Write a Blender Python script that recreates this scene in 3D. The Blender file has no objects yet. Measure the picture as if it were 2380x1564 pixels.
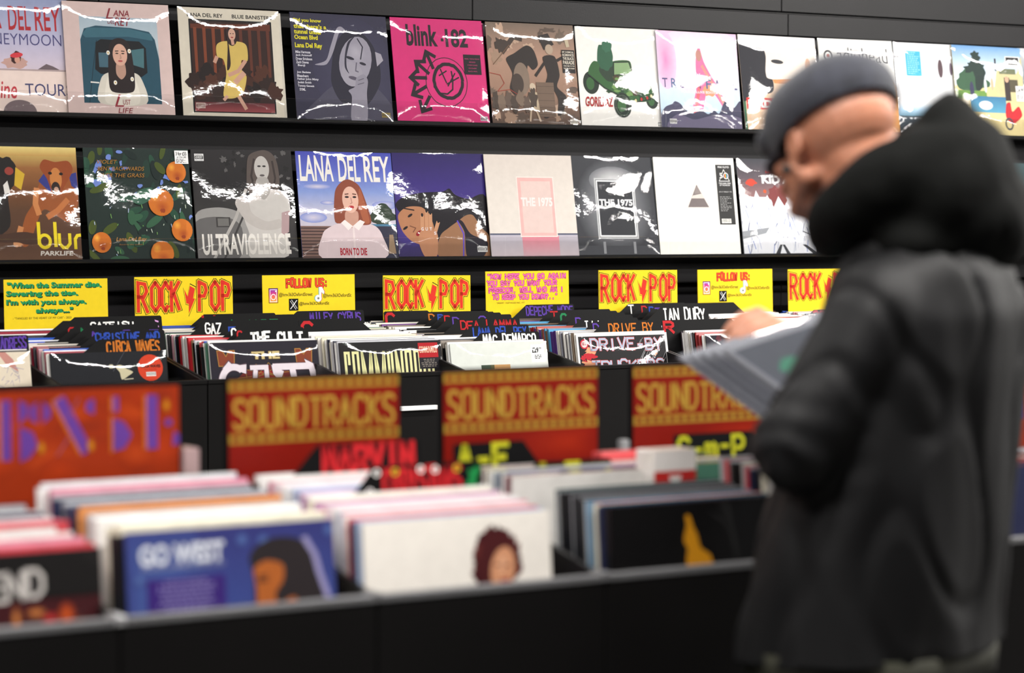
import bpy, bmesh, math, random
from mathutils import Vector, Matrix, noise

# ------------------------------------------------------------------ camera, world, lights, exposure
S = bpy.context.scene
COL = S.collection
PI = math.pi
CAMZ = 1.45
FPX = 5619.0
TH = math.radians(31.1)
PH = math.atan(267.0 / FPX)
cam_d = bpy.data.cameras.new('camera'); cam = bpy.data.objects.new('camera', cam_d); COL.objects.link(cam)
cam.location = (0, 0, CAMZ)
cam.rotation_euler = (PI / 2 - PH, 0, -TH)
cam_d.sensor_width = 36.0
cam_d.lens = FPX / 2380 * 36
cam_d.clip_start = 0.05
cam_d.dof.use_dof = True
cam_d.dof.focus_distance = 7.0
cam_d.dof.aperture_fstop = 2.9
cam_d.dof.aperture_blades = 0
S.camera = cam
S.view_settings.view_transform = 'Standard'
S.view_settings.look = 'None'
S.view_settings.exposure = 0.45
S.view_settings.gamma = 1.0
S.view_settings.use_curve_mapping = False

W = bpy.data.worlds.new('shop_ambient'); S.world = W; W.use_nodes = True
W.node_tree.nodes['Background'].inputs[0].default_value = (0.95, 0.97, 1.0, 1)
W.node_tree.nodes['Background'].inputs[1].default_value = 0.035

LAMPS = []   # (x, y, z, size_x, size_y, watts) ceiling lamps, pointing straight down
for x, w in ((1.0, 26), (3.4, 34), (5.8, 62), (8.2, 70)):
    LAMPS.append((x, 4.55, 2.93, 2.2, 0.07, w))
for x in (-0.2, 2.2, 4.6, 7.0, 9.4):
    LAMPS.append((x, 2.05, 2.93, 2.2, 0.07, 60))
for x in (1.4, 3.8, 6.2, 8.6):
    LAMPS.append((x, -1.5, 2.93, 2.2, 0.06, 14))
PANELS = []
for x, y in ((6.6, 3.3), (8.0, 1.2), (9.6, 0.2), (7.6, 3.3), (11.0, -1.6)):
    PANELS.append((x, y, 2.93, 0.6, 0.6, 42))
def area(x, y, z, sx, sy, w, col=(1.0, 0.965, 0.92)):
    d = bpy.data.lights.new('ceiling_lamp_light', 'AREA'); d.shape = 'RECTANGLE'
    d.size = sx; d.size_y = sy; d.energy = w; d.color = col
    o = bpy.data.objects.new('ceiling_lamp_light', d); COL.objects.link(o); o.location = (x, y, z)
    return o
LIGHT_OBJS = [area(*l) for l in LAMPS + PANELS]

# ------------------------------------------------------------------ pixel -> world helpers (real planes)
Fv = Vector((math.sin(TH) * math.cos(PH), math.cos(TH) * math.cos(PH), -math.sin(PH)))
Rv = Vector((math.cos(TH), -math.sin(TH), 0))
Uv = Vector((math.sin(TH) * math.sin(PH), math.cos(TH) * math.sin(PH), math.cos(PH)))
C0 = Vector((0, 0, CAMZ))
def ray(px, py):
    return Fv + Rv * ((px - 1190) / FPX) + Uv * ((782 - py) / FPX)
def onY(px, py, Y):
    d = ray(px, py); return C0 + d * (Y / d.y)
def onZ(px, py, Z):
    return C0 + ray(px, py) * Z

# ------------------------------------------------------------------ materials
def lin(c):
    if max(c) > 1.0001: c = [v / 255 for v in c]
    return tuple(((v / 12.92) if v <= 0.04045 else ((v + 0.055) / 1.055) ** 2.4) for v in c[:3])
def mat(name, col=(128, 128, 128), rough=0.5, metal=0.0, spec=0.5, noise_s=0, noise_amt=0.0, bump=0.0, bump_s=200, emis=None, sheen=0):
    m = bpy.data.materials.new(name); m.use_nodes = True
    nt = m.node_tree; b = nt.nodes['Principled BSDF']
    c = lin(col)
    b.inputs['Base Color'].default_value = (*c, 1)
    b.inputs['Roughness'].default_value = rough
    b.inputs['Metallic'].default_value = metal
    b.inputs['Specular IOR Level'].default_value = spec
    if sheen:
        b.inputs['Sheen Weight'].default_value = sheen
        b.inputs['Sheen Roughness'].default_value = 0.5
    if noise_s or bump:
        tc = nt.nodes.new('ShaderNodeTexCoord')
    if noise_s:
        n = nt.nodes.new('ShaderNodeTexNoise'); n.inputs['Scale'].default_value = noise_s; n.inputs['Detail'].default_value = 6
        r = nt.nodes.new('ShaderNodeValToRGB')
        r.color_ramp.elements[0].position = 0.3; r.color_ramp.elements[1].position = 0.7
        r.color_ramp.elements[0].color = (*[v * (1 - noise_amt) for v in c], 1)
        r.color_ramp.elements[1].color = (*[min(1, v * (1 + noise_amt)) for v in c], 1)
        nt.links.new(tc.outputs['Object'], n.inputs['Vector'])
        nt.links.new(n.outputs['Fac'], r.inputs['Fac']); nt.links.new(r.outputs['Color'], b.inputs['Base Color'])
    if bump:
        n2 = nt.nodes.new('ShaderNodeTexNoise'); n2.inputs['Scale'].default_value = bump_s; n2.inputs['Detail'].default_value = 4
        bp = nt.nodes.new('ShaderNodeBump'); bp.inputs['Strength'].default_value = bump; bp.inputs['Distance'].default_value = 0.001
        nt.links.new(tc.outputs['Object'], n2.inputs['Vector'])
        nt.links.new(n2.outputs['Fac'], bp.inputs['Height']); nt.links.new(bp.outputs['Normal'], b.inputs['Normal'])
    if emis:
        b.inputs['Emission Color'].default_value = (1, 0.965, 0.92, 1); b.inputs['Emission Strength'].default_value = emis
    return m
M = {}
M['slat'] = mat('dark_grey_slat_laminate', (27, 26, 28), 0.40, spec=0.25, noise_s=6, noise_amt=0.12, bump=0.15, bump_s=350)
M['groove'] = mat('black_groove', (18, 18, 19), 0.5, noise_s=5, noise_amt=0.2)
M['black'] = mat('black_laminate', (15, 14, 14), 0.38, spec=0.2, noise_s=4, noise_amt=0.15, bump=0.1, bump_s=300)
M['rim'] = mat('grey_painted_steel_rim', (104, 104, 106), 0.35, 0.2, noise_s=8, noise_amt=0.1)
M['rimlight'] = mat('brushed_steel_corner', (190, 190, 192), 0.35, 0.6, noise_s=20, noise_amt=0.1)
M['card'] = mat('black_plastic_card', (9, 9, 10), 0.5, spec=0.1, noise_s=15, noise_amt=0.1)
M['floor'] = mat('dark_vinyl_floor', (64, 62, 60), 0.4, noise_s=3, noise_amt=0.2)
M['ceil'] = mat('black_painted_ceiling', (28, 28, 30), 0.9, noise_s=2, noise_amt=0.1)
M['lampbody'] = mat('white_lamp_housing', (225, 225, 225), 0.4, noise_s=9, noise_amt=0.03)
M['lampglow'] = mat('lit_lamp_diffuser', (255, 255, 255), 0.5, emis=8)
M['paper'] = mat('cream_inner_paper', (215, 210, 200), 0.8, noise_s=30, noise_amt=0.06)
M['jacket'] = mat('black_jacket_fabric', (12, 12, 14), 0.6, spec=0.28, noise_s=9, noise_amt=0.18, bump=0.35, bump_s=900)
M['hood'] = mat('black_hood_fabric', (6, 7, 6), 0.85, spec=0.15, noise_s=9, noise_amt=0.2, bump=0.4, bump_s=700)
M['lining'] = mat('olive_lining', (30, 30, 15), 0.85, noise_s=40, noise_amt=0.3)
M['jeans'] = mat('dark_blue_denim', (28, 34, 52), 0.85, noise_s=60, noise_amt=0.3, bump=0.3, bump_s=800)
M['shoe'] = mat('black_leather', (22, 21, 20), 0.4, noise_s=12, noise_amt=0.2)
M['cap'] = mat('charcoal_wool_cap', (40, 42, 52), 0.85, noise_s=55, noise_amt=0.35, bump=0.5, bump_s=500, sheen=0.2)
M['eye'] = mat('eye_white', (225, 220, 212), 0.2, noise_s=20, noise_amt=0.02)
M['brow'] = mat('grey_brow_hair', (90, 80, 72), 0.9, noise_s=60, noise_amt=0.3)
# skin with subsurface
m = mat('skin', (176, 118, 92), 0.5, noise_s=14, noise_amt=0.10, bump=0.2, bump_s=300)
b = m.node_tree.nodes['Principled BSDF']
b.inputs['Subsurface Weight'].default_value = 0.15; b.inputs['Subsurface Radius'].default_value = (0.02, 0.008, 0.004)
b.inputs['Subsurface Scale'].default_value = 0.3
M['skin'] = m
# printed artwork: colour from the mesh's own colour attribute
def attr_mat(name, rough):
    m = bpy.data.materials.new(name); m.use_nodes = True; nt = m.node_tree; b = nt.nodes['Principled BSDF']
    a = nt.nodes.new('ShaderNodeVertexColor'); a.layer_name = 'Col'
    tc = nt.nodes.new('ShaderNodeTexCoord'); n = nt.nodes.new('ShaderNodeTexNoise'); n.inputs['Scale'].default_value = 45; n.inputs['Detail'].default_value = 5
    mx = nt.nodes.new('ShaderNodeMix'); mx.data_type = 'RGBA'; mx.blend_type = 'MULTIPLY'; mx.inputs[0].default_value = 0.16
    nt.links.new(tc.outputs['Object'], n.inputs['Vector'])
    nt.links.new(a.outputs['Color'], mx.inputs[6]); nt.links.new(n.outputs['Fac'], mx.inputs[7])
    nt.links.new(mx.outputs[2], b.inputs['Base Color'])
    b.inputs['Roughness'].default_value = rough; b.inputs['Specular IOR Level'].default_value = 0.15
    return m
M['print'] = attr_mat('printed_cover', 0.42)
M['marker'] = attr_mat('marker_paint', 0.6)
# sleeve body: one colour per object
m = bpy.data.materials.new('record_sleeve_board'); m.use_nodes = True; nt = m.node_tree; b = nt.nodes['Principled BSDF']
oi = nt.nodes.new('ShaderNodeObjectInfo'); tc = nt.nodes.new('ShaderNodeTexCoord'); n = nt.nodes.new('ShaderNodeTexNoise')
n.inputs['Scale'].default_value = 26; n.inputs['Detail'].default_value = 3
mx = nt.nodes.new('ShaderNodeMix'); mx.data_type = 'RGBA'; mx.blend_type = 'MULTIPLY'; mx.inputs[0].default_value = 0.35
nt.links.new(tc.outputs['Object'], n.inputs['Vector']); nt.links.new(oi.outputs['Color'], mx.inputs[6]); nt.links.new(n.outputs['Fac'], mx.inputs[7])
nt.links.new(mx.outputs[2], b.inputs['Base Color']); b.inputs['Roughness'].default_value = 0.28
b.inputs['Coat Weight'].default_value = 0.6; b.inputs['Coat Roughness'].default_value = 0.1
M['sleeve'] = m
# clear shrink wrap / acrylic : transparent with a glossy reflection
def film(name, scale, strength, rough, base=0.04, wr=7.0):
    m = bpy.data.materials.new(name); m.use_nodes = True; nt = m.node_tree; nt.nodes.clear()
    out = nt.nodes.new('ShaderNodeOutputMaterial'); mix = nt.nodes.new('ShaderNodeMixShader')
    tr = nt.nodes.new('ShaderNodeBsdfTransparent'); gl = nt.nodes.new('ShaderNodeBsdfGlossy'); gl.inputs['Roughness'].default_value = rough
    fr = nt.nodes.new('ShaderNodeFresnel'); fr.inputs['IOR'].default_value = 1.5
    cl = nt.nodes.new('ShaderNodeMath'); cl.operation = 'MINIMUM'; cl.inputs[1].default_value = 0.22
    nt.links.new(fr.outputs[0], cl.inputs[0]); nt.links.new(cl.outputs[0], mix.inputs[0]); nt.links.new(tr.outputs[0], mix.inputs[1]); nt.links.new(gl.outputs[0], mix.inputs[2])
    nt.links.new(mix.outputs[0], out.inputs[0])
    if strength:
        tc = nt.nodes.new('ShaderNodeTexCoord'); oi = nt.nodes.new('ShaderNodeObjectInfo')
        ad = nt.nodes.new('ShaderNodeVectorMath'); ad.operation = 'ADD'
        n1 = nt.nodes.new('ShaderNodeTexNoise'); n1.inputs['Scale'].default_value = wr; n1.inputs['Detail'].default_value = 1
        n2 = nt.nodes.new('ShaderNodeTexNoise'); n2.inputs['Scale'].default_value = scale; n2.inputs['Detail'].default_value = 3
        nt.links.new(tc.outputs['Object'], ad.inputs[0]); 
        mu = nt.nodes.new('ShaderNodeMath'); mu.operation = 'MULTIPLY'; mu.inputs[1].default_value = 40
        nt.links.new(oi.outputs['Random'], mu.inputs[0]); nt.links.new(mu.outputs[0], ad.inputs[1])
        nt.links.new(ad.outputs[0], n1.inputs['Vector']); nt.links.new(ad.outputs[0], n2.inputs['Vector'])
        b1 = nt.nodes.new('ShaderNodeBump'); b1.inputs['Distance'].default_value = 0.0052; b1.inputs['Strength'].default_value = strength
        b2 = nt.nodes.new('ShaderNodeBump'); b2.inputs['Distance'].default_value = 0.00035; b2.inputs['Strength'].default_value = strength
        nt.links.new(n1.outputs['Fac'], b1.inputs['Height']); nt.links.new(n2.outputs['Fac'], b2.inputs['Height'])
        nt.links.new(b1.outputs['Normal'], b2.inputs['Normal']); nt.links.new(b2.outputs['Normal'], gl.inputs['Normal'])
    return m
M['wrap'] = film('clear_shrink_wrap', 45, 0.5, 0.028)
M['acrylic'] = film('clear_acrylic', 0, 0, 0.03)

# ------------------------------------------------------------------ object helpers
def newobj(name, me, parent=None, loc=None, m=None):
    o = bpy.data.objects.new(name, me); COL.objects.link(o)
    if loc is not None: o.location = loc
    if parent is not None: o.parent = parent
    if m is not None and me is not None and len(me.materials) == 0: me.materials.append(m)
    return o
def tag(o, label, cat, group=None, kind=None):
    o['label'] = label; o['category'] = cat
    if group: o['group'] = group
    if kind: o['kind'] = kind
    return o
def empty(name, loc=(0, 0, 0), rz=0):
    o = bpy.data.objects.new(name, None); COL.objects.link(o); o.location = loc; o.rotation_euler = (0, 0, rz); o.empty_display_size = 0.05
    return o
def boxmesh(x0, y0, z0, x1, y1, z1, bevel=0.0, name='box'):
    bm = bmesh.new()
    vs = [bm.verts.new(p) for p in ((x0, y0, z0), (x1, y0, z0), (x1, y1, z0), (x0, y1, z0), (x0, y0, z1), (x1, y0, z1), (x1, y1, z1), (x0, y1, z1))]
    for f in ((0, 3, 2, 1), (4, 5, 6, 7), (0, 1, 5, 4), (1, 2, 6, 5), (2, 3, 7, 6), (3, 0, 4, 7)): bm.faces.new([vs[i] for i in f])
    if bevel: bmesh.ops.bevel(bm, geom=bm.edges[:], offset=bevel, segments=1, affect='EDGES')
    me = bpy.data.meshes.new(name); bm.to_mesh(me); bm.free(); return me
def box(name, a, b_, m, parent=None, bevel=0.0):
    return newobj(name, boxmesh(*a, *b_, bevel=bevel, name=name), parent, None, m)
def prism(name, pts, d0, d1, m, parent=None, axis='Y'):
    """polygon pts in (u,z) extruded along Y (axis Y: u=x) or along X (axis X: u=y)"""
    bm = bmesh.new(); A = []; B = []
    for u, z in pts:
        A.append(bm.verts.new((u, d0, z) if axis == 'Y' else (d0, u, z))); B.append(bm.verts.new((u, d1, z) if axis == 'Y' else (d1, u, z)))
    bm.faces.new(A); bm.faces.new(B[::-1]); n = len(pts)
    for i in range(n): bm.faces.new((A[i], B[i], B[(i + 1) % n], A[(i + 1) % n]))
    bmesh.ops.recalc_face_normals(bm, faces=bm.faces)
    me = bpy.data.meshes.new(name); bm.to_mesh(me); bm.free()
    return newobj(name, me, parent, None, m)

# ------------------------------------------------------------------ flat artwork builder (u right 0..1, v down 0..1)
SF = {
'A': [[(0,0),(2,6),(4,0)],[(.8,2.2),(3.2,2.2)]], 'B': [[(0,0),(0,6),(2.8,6),(3.7,5.2),(3.7,4),(2.8,3.2),(0,3.2)],[(2.8,3.2),(4,2.3),(4,1),(3,0),(0,0)]],
'C': [[(4,5),(3,6),(1,6),(0,4.8),(0,1.2),(1,0),(3,0),(4,1)]], 'D': [[(0,0),(0,6),(2.5,6),(4,4.5),(4,1.5),(2.5,0),(0,0)]],
'E': [[(4,6),(0,6),(0,0),(4,0)],[(0,3.1),(3,3.1)]], 'F': [[(4,6),(0,6),(0,0)],[(0,3.1),(3,3.1)]],
'G': [[(4,5),(3,6),(1,6),(0,4.8),(0,1.2),(1,0),(3,0),(4,1),(4,2.8),(2.2,2.8)]], 'H': [[(0,0),(0,6)],[(4,0),(4,6)],[(0,3),(4,3)]],
'I': [[(2,0),(2,6)]], 'i': [[(2,0),(2,6)],[(.8,6),(3.2,6)],[(.8,0),(3.2,0)]], 'J': [[(3.5,6),(3.5,1.2),(2.5,0),(1,0),(0,1.2)]], 'K': [[(0,0),(0,6)],[(3.8,6),(0,2.8)],[(1.2,3.6),(4,0)]],
'L': [[(0,6),(0,0),(3.6,0)]], 'M': [[(0,0),(.3,6),(2,2),(3.7,6),(4,0)]], 'N': [[(0,0),(0,6),(4,0),(4,6)]],
'O': [[(1,0),(0,1.2),(0,4.8),(1,6),(3,6),(4,4.8),(4,1.2),(3,0),(1,0)]], 'P': [[(0,0),(0,6),(3,6),(4,5),(4,3.6),(3,2.7),(0,2.7)]],
'Q': [[(1,0),(0,1.2),(0,4.8),(1,6),(3,6),(4,4.8),(4,1.2),(3,0),(1,0)],[(2.6,1.6),(4.2,-.4)]], 'R': [[(0,0),(0,6),(3,6),(4,5),(4,3.8),(3,3),(0,3)],[(1.8,3),(4,0)]],
'S': [[(4,5.2),(3,6),(1,6),(0,4.9),(.5,3.6),(3.4,2.5),(4,1.2),(3,0),(1,0),(0,.9)]], 'T': [[(0,6),(4,6)],[(2,6),(2,0)]], 'U': [[(0,6),(0,1.2),(1,0),(3,0),(4,1.2),(4,6)]],
'V': [[(0,6),(2,0),(4,6)]], 'W': [[(0,6),(1,0),(2,4.2),(3,0),(4,6)]], 'X': [[(0,0),(4,6)],[(0,6),(4,0)]], 'Y': [[(0,6),(2,3),(4,6)],[(2,3),(2,0)]], 'Z': [[(0,6),(4,6),(0,0),(4,0)]],
'2': [[(0,5),(1,6),(3,6),(4,4.8),(0,0),(4,0)]], '3': [[(0,5.4),(1,6),(3,6),(4,4.8),(3,3.2),(1.5,3.2)],[(3,3.2),(4,1.4),(3,0),(1,0),(0,.8)]],
'8': [[(1,3.2),(0,4.8),(1,6),(3,6),(4,4.8),(3,3.2),(1,3.2),(0,1.6),(1,0),(3,0),(4,1.6),(3,3.2)]], '1': [[(1,5),(2,6),(2,0)]],
'-': [[(.8,3),(3.2,3)]], '.': [[(1.8,0),(2.2,0)]], ',': [[(2,.4),(1.6,-.9)]], "'": [[(2,6),(1.8,4.8)]], '"': [[(1.4,6.2),(1.2,5)],[(2.6,6.2),(2.4,5)]], '?': [[(0,5),(1,6),(3,6),(4,4.8),(2,2.9),(2,1.8)],[(1.9,0),(2.2,0)]],
'm': [[(0,0),(0,4)],[(0,3.2),(1,4),(2,3.2),(2,0)],[(2,3.2),(3,4),(4,3.2),(4,0)]], 'N2': [],
'/': [[(3,6),(.6,2.6),(2.2,3.1),(1,-.6)]], 'l': [[(2,6),(2,0)]], ':': [[(1.9,4),(2.1,4)],[(1.9,1),(2.1,1)]],
}
_tc = {}
def text_geo(s, bold=0.0, shear=0.0):
    key = (s, bold, shear)
    if key in _tc: return _tc[key]
    cu = bpy.data.curves.new('t', 'FONT'); cu.body = s; cu.size = 1.0; cu.offset = bold; cu.shear = shear; cu.resolution_u = 3; cu.fill_mode = 'FRONT'
    o = bpy.data.objects.new('t', cu); COL.objects.link(o)
    dg = bpy.context.evaluated_depsgraph_get(); e = o.evaluated_get(dg); me = e.to_mesh()
    vs = [(v.co.x, v.co.y) for v in me.vertices]; fs = [tuple(p.vertices) for p in me.polygons]
    e.to_mesh_clear(); bpy.data.objects.remove(o); bpy.data.curves.remove(cu)
    if not vs: vs = [(0, 0), (1, 0), (0, 1)]; fs = []
    x0 = min(v[0] for v in vs); x1 = max(v[0] for v in vs); y0 = min(v[1] for v in vs); y1 = max(v[1] for v in vs)
    _tc[key] = ([((x - x0) / max(1e-6, x1 - x0), (y - y0) / max(1e-6, y1 - y0)) for x, y in vs], fs); return _tc[key]
class Art:
    DZ = 3e-5
    def __init__(s, w=0.315, h=0.315): s.w = w; s.h = h; s.v = []; s.f = []; s.c = []; s.k = 0
    def P(s, u, v):
        u = min(1.0, max(0.0, u)); v = min(1.0, max(0.0, v * s.vs)); return (u * s.w, -s.k * Art.DZ, -v * s.h)
    smooth = False; vs = 1.0
    def poly(s, pts, col, up=True):
        if s.smooth and 5 <= len(pts) <= 20 and isinstance(col[0], (int, float)):
            n = len(pts); q = []
            for i in range(n):
                a, b_, c, d = pts[i - 1], pts[i], pts[(i + 1) % n], pts[(i + 2) % n]
                edge = lambda p: p[0] <= 0 or p[0] >= 1 or p[1] <= 0 or p[1] >= 1
                if edge(b_) and edge(c): q.append(b_); continue
                for k in range(5):
                    t = k / 5; q.append(tuple(.5 * ((2 * b_[j]) + (-a[j] + c[j]) * t * .8 + (2 * a[j] * .8 - 5 * b_[j] + 4 * c[j] - d[j] + (a[j] * .2 - b_[j] * .0 - .0)) * 0 + 0) if False else ((2 * t ** 3 - 3 * t * t + 1) * b_[j] + (t ** 3 - 2 * t * t + t) * (c[j] - a[j]) * .42 + (-2 * t ** 3 + 3 * t * t) * c[j] + (t ** 3 - t * t) * (d[j] - b_[j]) * .42) for j in (0, 1)))
            pts = q
        if up: s.k += 1
        i = len(s.v); s.v += [s.P(*p) for p in pts]; s.f.append(tuple(range(i, i + len(pts))))
        if isinstance(col[0], (int, float)): c = lin(col); s.c += [c] * len(pts)
        else: s.c += [lin(c) for c in col]
        return s
    def rect(s, x0, y0, x1, y1, col): return s.poly([(x0, y0), (x1, y0), (x1, y1), (x0, y1)], col)
    def vgrad(s, x0, y0, x1, y1, stops):
        n = len(stops) - 1
        s.k += 1
        for i in range(n):
            a = y0 + (y1 - y0) * i / n; b_ = y0 + (y1 - y0) * (i + 1) / n
            s.poly([(x0, a), (x1, a), (x1, b_), (x0, b_)], [stops[i], stops[i], stops[i + 1], stops[i + 1]], up=False)
        return s
    def ell(s, cx, cy, rx, ry, col, rot=0, n=22, a0=0, a1=360):
        r = math.radians(rot); pts = []
        full = (a1 - a0) >= 360
        for i in range(n if full else n + 1):
            t = math.radians(a0 + (a1 - a0) * i / n); x = rx * math.cos(t); y = ry * math.sin(t)
            pts.append((cx + x * math.cos(r) - y * math.sin(r), cy + x * math.sin(r) + y * math.cos(r)))
        return s.poly(pts, col)
    def soft(s, cx, cy, rx, ry, col, edge, n=22):
        """disc whose printed colour fades from col to edge"""
        s.k += 1
        for i in range(n):
            t0 = 2 * PI * i / n; t1 = 2 * PI * (i + 1) / n
            s.poly([(cx, cy), (cx + rx * math.cos(t0), cy + ry * math.sin(t0)), (cx + rx * math.cos(t1), cy + ry * math.sin(t1))], [col, edge, edge], up=False)
        return s
    def blob(s, cx, cy, rx, ry, col, seed=0, j=0.18, n=20):
        R = random.Random(seed); pts = []
        for i in range(n):
            t = 2 * PI * i / n; k = 1 + R.uniform(-j, j); pts.append((cx + rx * k * math.cos(t), cy + ry * k * math.sin(t)))
        return s.poly(pts, col)
    def ring(s, cx, cy, rx, ry, w, col, n=40, a0=0, a1=360, jit=0, seed=0):
        R = random.Random(seed)
        pts = [(cx + rx * (1 + R.uniform(-jit, jit)) * math.cos(math.radians(a0 + (a1 - a0) * i / n)), cy + ry * (1 + R.uniform(-jit, jit)) * math.sin(math.radians(a0 + (a1 - a0) * i / n))) for i in range(n + 1)]
        return s.line(pts, w, col)
    def line(s, pts, w, col, up=True, ws=None, cap=0.0):
        """stroke of width w (fraction of the width)"""
        if up: s.k += 1
        asp = s.h / s.w
        P = [Vector((p[0], p[1] * asp)) for p in pts]
        P = [p for i, p in enumerate(P) if i == 0 or (p - P[i - 1]).length > 1e-7]
        n = len(P)
        for i in range(1, n - 1):      # very sharp turns: two strokes
            d0 = (P[i] - P[i - 1]).normalized(); d1 = (P[i + 1] - P[i]).normalized()
            if d0.dot(d1) < -0.25 and ws is None:
                s.line([(q.x, q.y / asp) for q in P[:i + 1]], w, col, up=False, cap=max(cap, w * .3)); return s.line([(q.x, q.y / asp) for q in P[i:]], w, col, up=False, cap=max(cap, w * .3))
        if n < 2: return s
        if cap:
            P[0] = P[0] + (P[0] - P[1]).normalized() * cap; P[-1] = P[-1] + (P[-1] - P[-2]).normalized() * cap
        closed = (P[0] - P[-1]).length < 1e-6
        L = []; Rr = []
        for i in range(n):
            if i == 0: d = (P[1] - P[0]).normalized(); d2 = (P[-1] - P[-2]).normalized() if closed else d
            elif i == n - 1: d = (P[-1] - P[-2]).normalized(); d2 = (P[1] - P[0]).normalized() if closed else d
            else: d = (P[i] - P[i - 1]).normalized(); d2 = (P[i + 1] - P[i]).normalized()
            n1 = Vector((-d.y, d.x)); n2 = Vector((-d2.y, d2.x)); nn = n1 + n2
            if nn.length < 0.2: nn = n1
            nn = nn.normalized(); k = min(1.9, 1 / max(0.3, nn.dot(n1)))
            ww = w if ws is None else ws[i]
            L.append(P[i] + nn * k * ww / 2); Rr.append(P[i] - nn * k * ww / 2)
        c = lin(col)
        for i in range(n - 1):
            j = len(s.v)
            for q in (L[i], L[i + 1], Rr[i + 1], Rr[i]): s.v.append(s.P(q.x, q.y / asp)); s.c.append(c)
            s.f.append((j, j + 1, j + 2, j + 3))
        return s
    def text(s, t, x0, y0, x1, y1, col, bold=0.0, shear=0.0, rot=0.0):
        vs, fs = text_geo(t, bold, shear); s.k += 1; j = len(s.v); c = lin(col)
        cx = (x0 + x1) / 2; cy = (y0 + y1) / 2; r = math.radians(rot)
        for x, y in vs:
            u = x0 + x * (x1 - x0) - cx; v = y1 - y * (y1 - y0) - cy
            s.v.append(s.P(cx + u * math.cos(r) - v * math.sin(r), cy + u * math.sin(r) + v * math.cos(r))); s.c.append(c)
        s.f += [tuple(j + i for i in f) for f in fs]; return s
    def hand(s, t, x0, y0, x1, y1, col, sw=0.02, outline=None, ow=0.01, wob=0.0, seed=1, gap=1.35, mid=None, mw=0):
        """hand lettering with strokes; fits the box"""
        R = random.Random(seed); n = len(t); cw = (x1 - x0) / (n * gap - (gap - 1)); st = []
        for i, ch in enumerate(t):
            if ch == ' ': continue
            g = SF.get(ch) or SF.get(ch.upper()) or SF['I']; dy = R.uniform(-wob, wob) * (y1 - y0); sx = R.uniform(1 - wob, 1 + wob)
            for pl in g:
                st.append([(x0 + i * cw * gap + p[0] / 4 * cw * sx, y1 - p[1] / 6 * (y1 - y0) + dy) for p in pl])
        for w, c in ((sw + 2 * ow, outline), (sw + 2 * mw, mid), (sw, col)):
            if c is None: continue
            s.k += 1
            for pl in st: s.line(pl, w, c, up=False, cap=w * 0.35)
        return s
    def lines(s, x0, y0, x1, y1, n, col, seed=0, fill=0.55, align='l'):
        """tiny illegible print: short bars"""
        R = random.Random(seed); s.k += 1; dy = (y1 - y0) / n
        for i in range(n):
            wd = (x1 - x0) * R.uniform(.6, 1); xs = x0 if align == 'l' else (x0 + x1 - wd) / 2
            x = xs
            while x < xs + wd:
                l = R.uniform(.012, .035); e = min(x + l, xs + wd)
                s.poly([(x, y0 + i * dy), (e, y0 + i * dy), (e, y0 + (i + fill) * dy), (x, y0 + (i + fill) * dy)], col, up=False); x = e + .008
        return s
    def mesh(s, name):
        me = bpy.data.meshes.new(name); me.from_pydata(s.v, [], s.f)
        at = me.color_attributes.new('Col', 'FLOAT_COLOR', 'POINT')
        fl = []
        for c in s.c: fl += [c[0], c[1], c[2], 1]
        at.data.foreach_set('color', fl); me.update(); return me
def advisory(a, x, y, w=.12, h=.05, fg=(240, 240, 240), bg=(15, 15, 15)):
    a.rect(x, y, x + w, y + h, fg); a.rect(x + .004, y + h * .3, x + w - .004, y + h * .72, bg)
    a.text('PARENTAL', x + .006, y + .006, x + w - .006, y + h * .26, bg, .02); a.text('ADVISORY', x + .01, y + h * .36, x + w - .01, y + h * .66, fg, .02)
    a.text('EXPLICIT CONTENT', x + .006, y + h * .77, x + w - .006, y + h * .95, bg)
def barcode(a, x0, y0, x1, y1, seed=0):
    a.rect(x0, y0, x1, y1, (245, 245, 240)); R = random.Random(seed); x = x0 + .003; a.k += 1
    while x < x1 - .004:
        w = R.uniform(.001, .003); a.poly([(x, y0 + .003), (x + w, y0 + .003), (x + w, y1 - .006), (x, y1 - .006)], (20, 20, 20), up=False); x += w + R.uniform(.0012, .0035)
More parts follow.
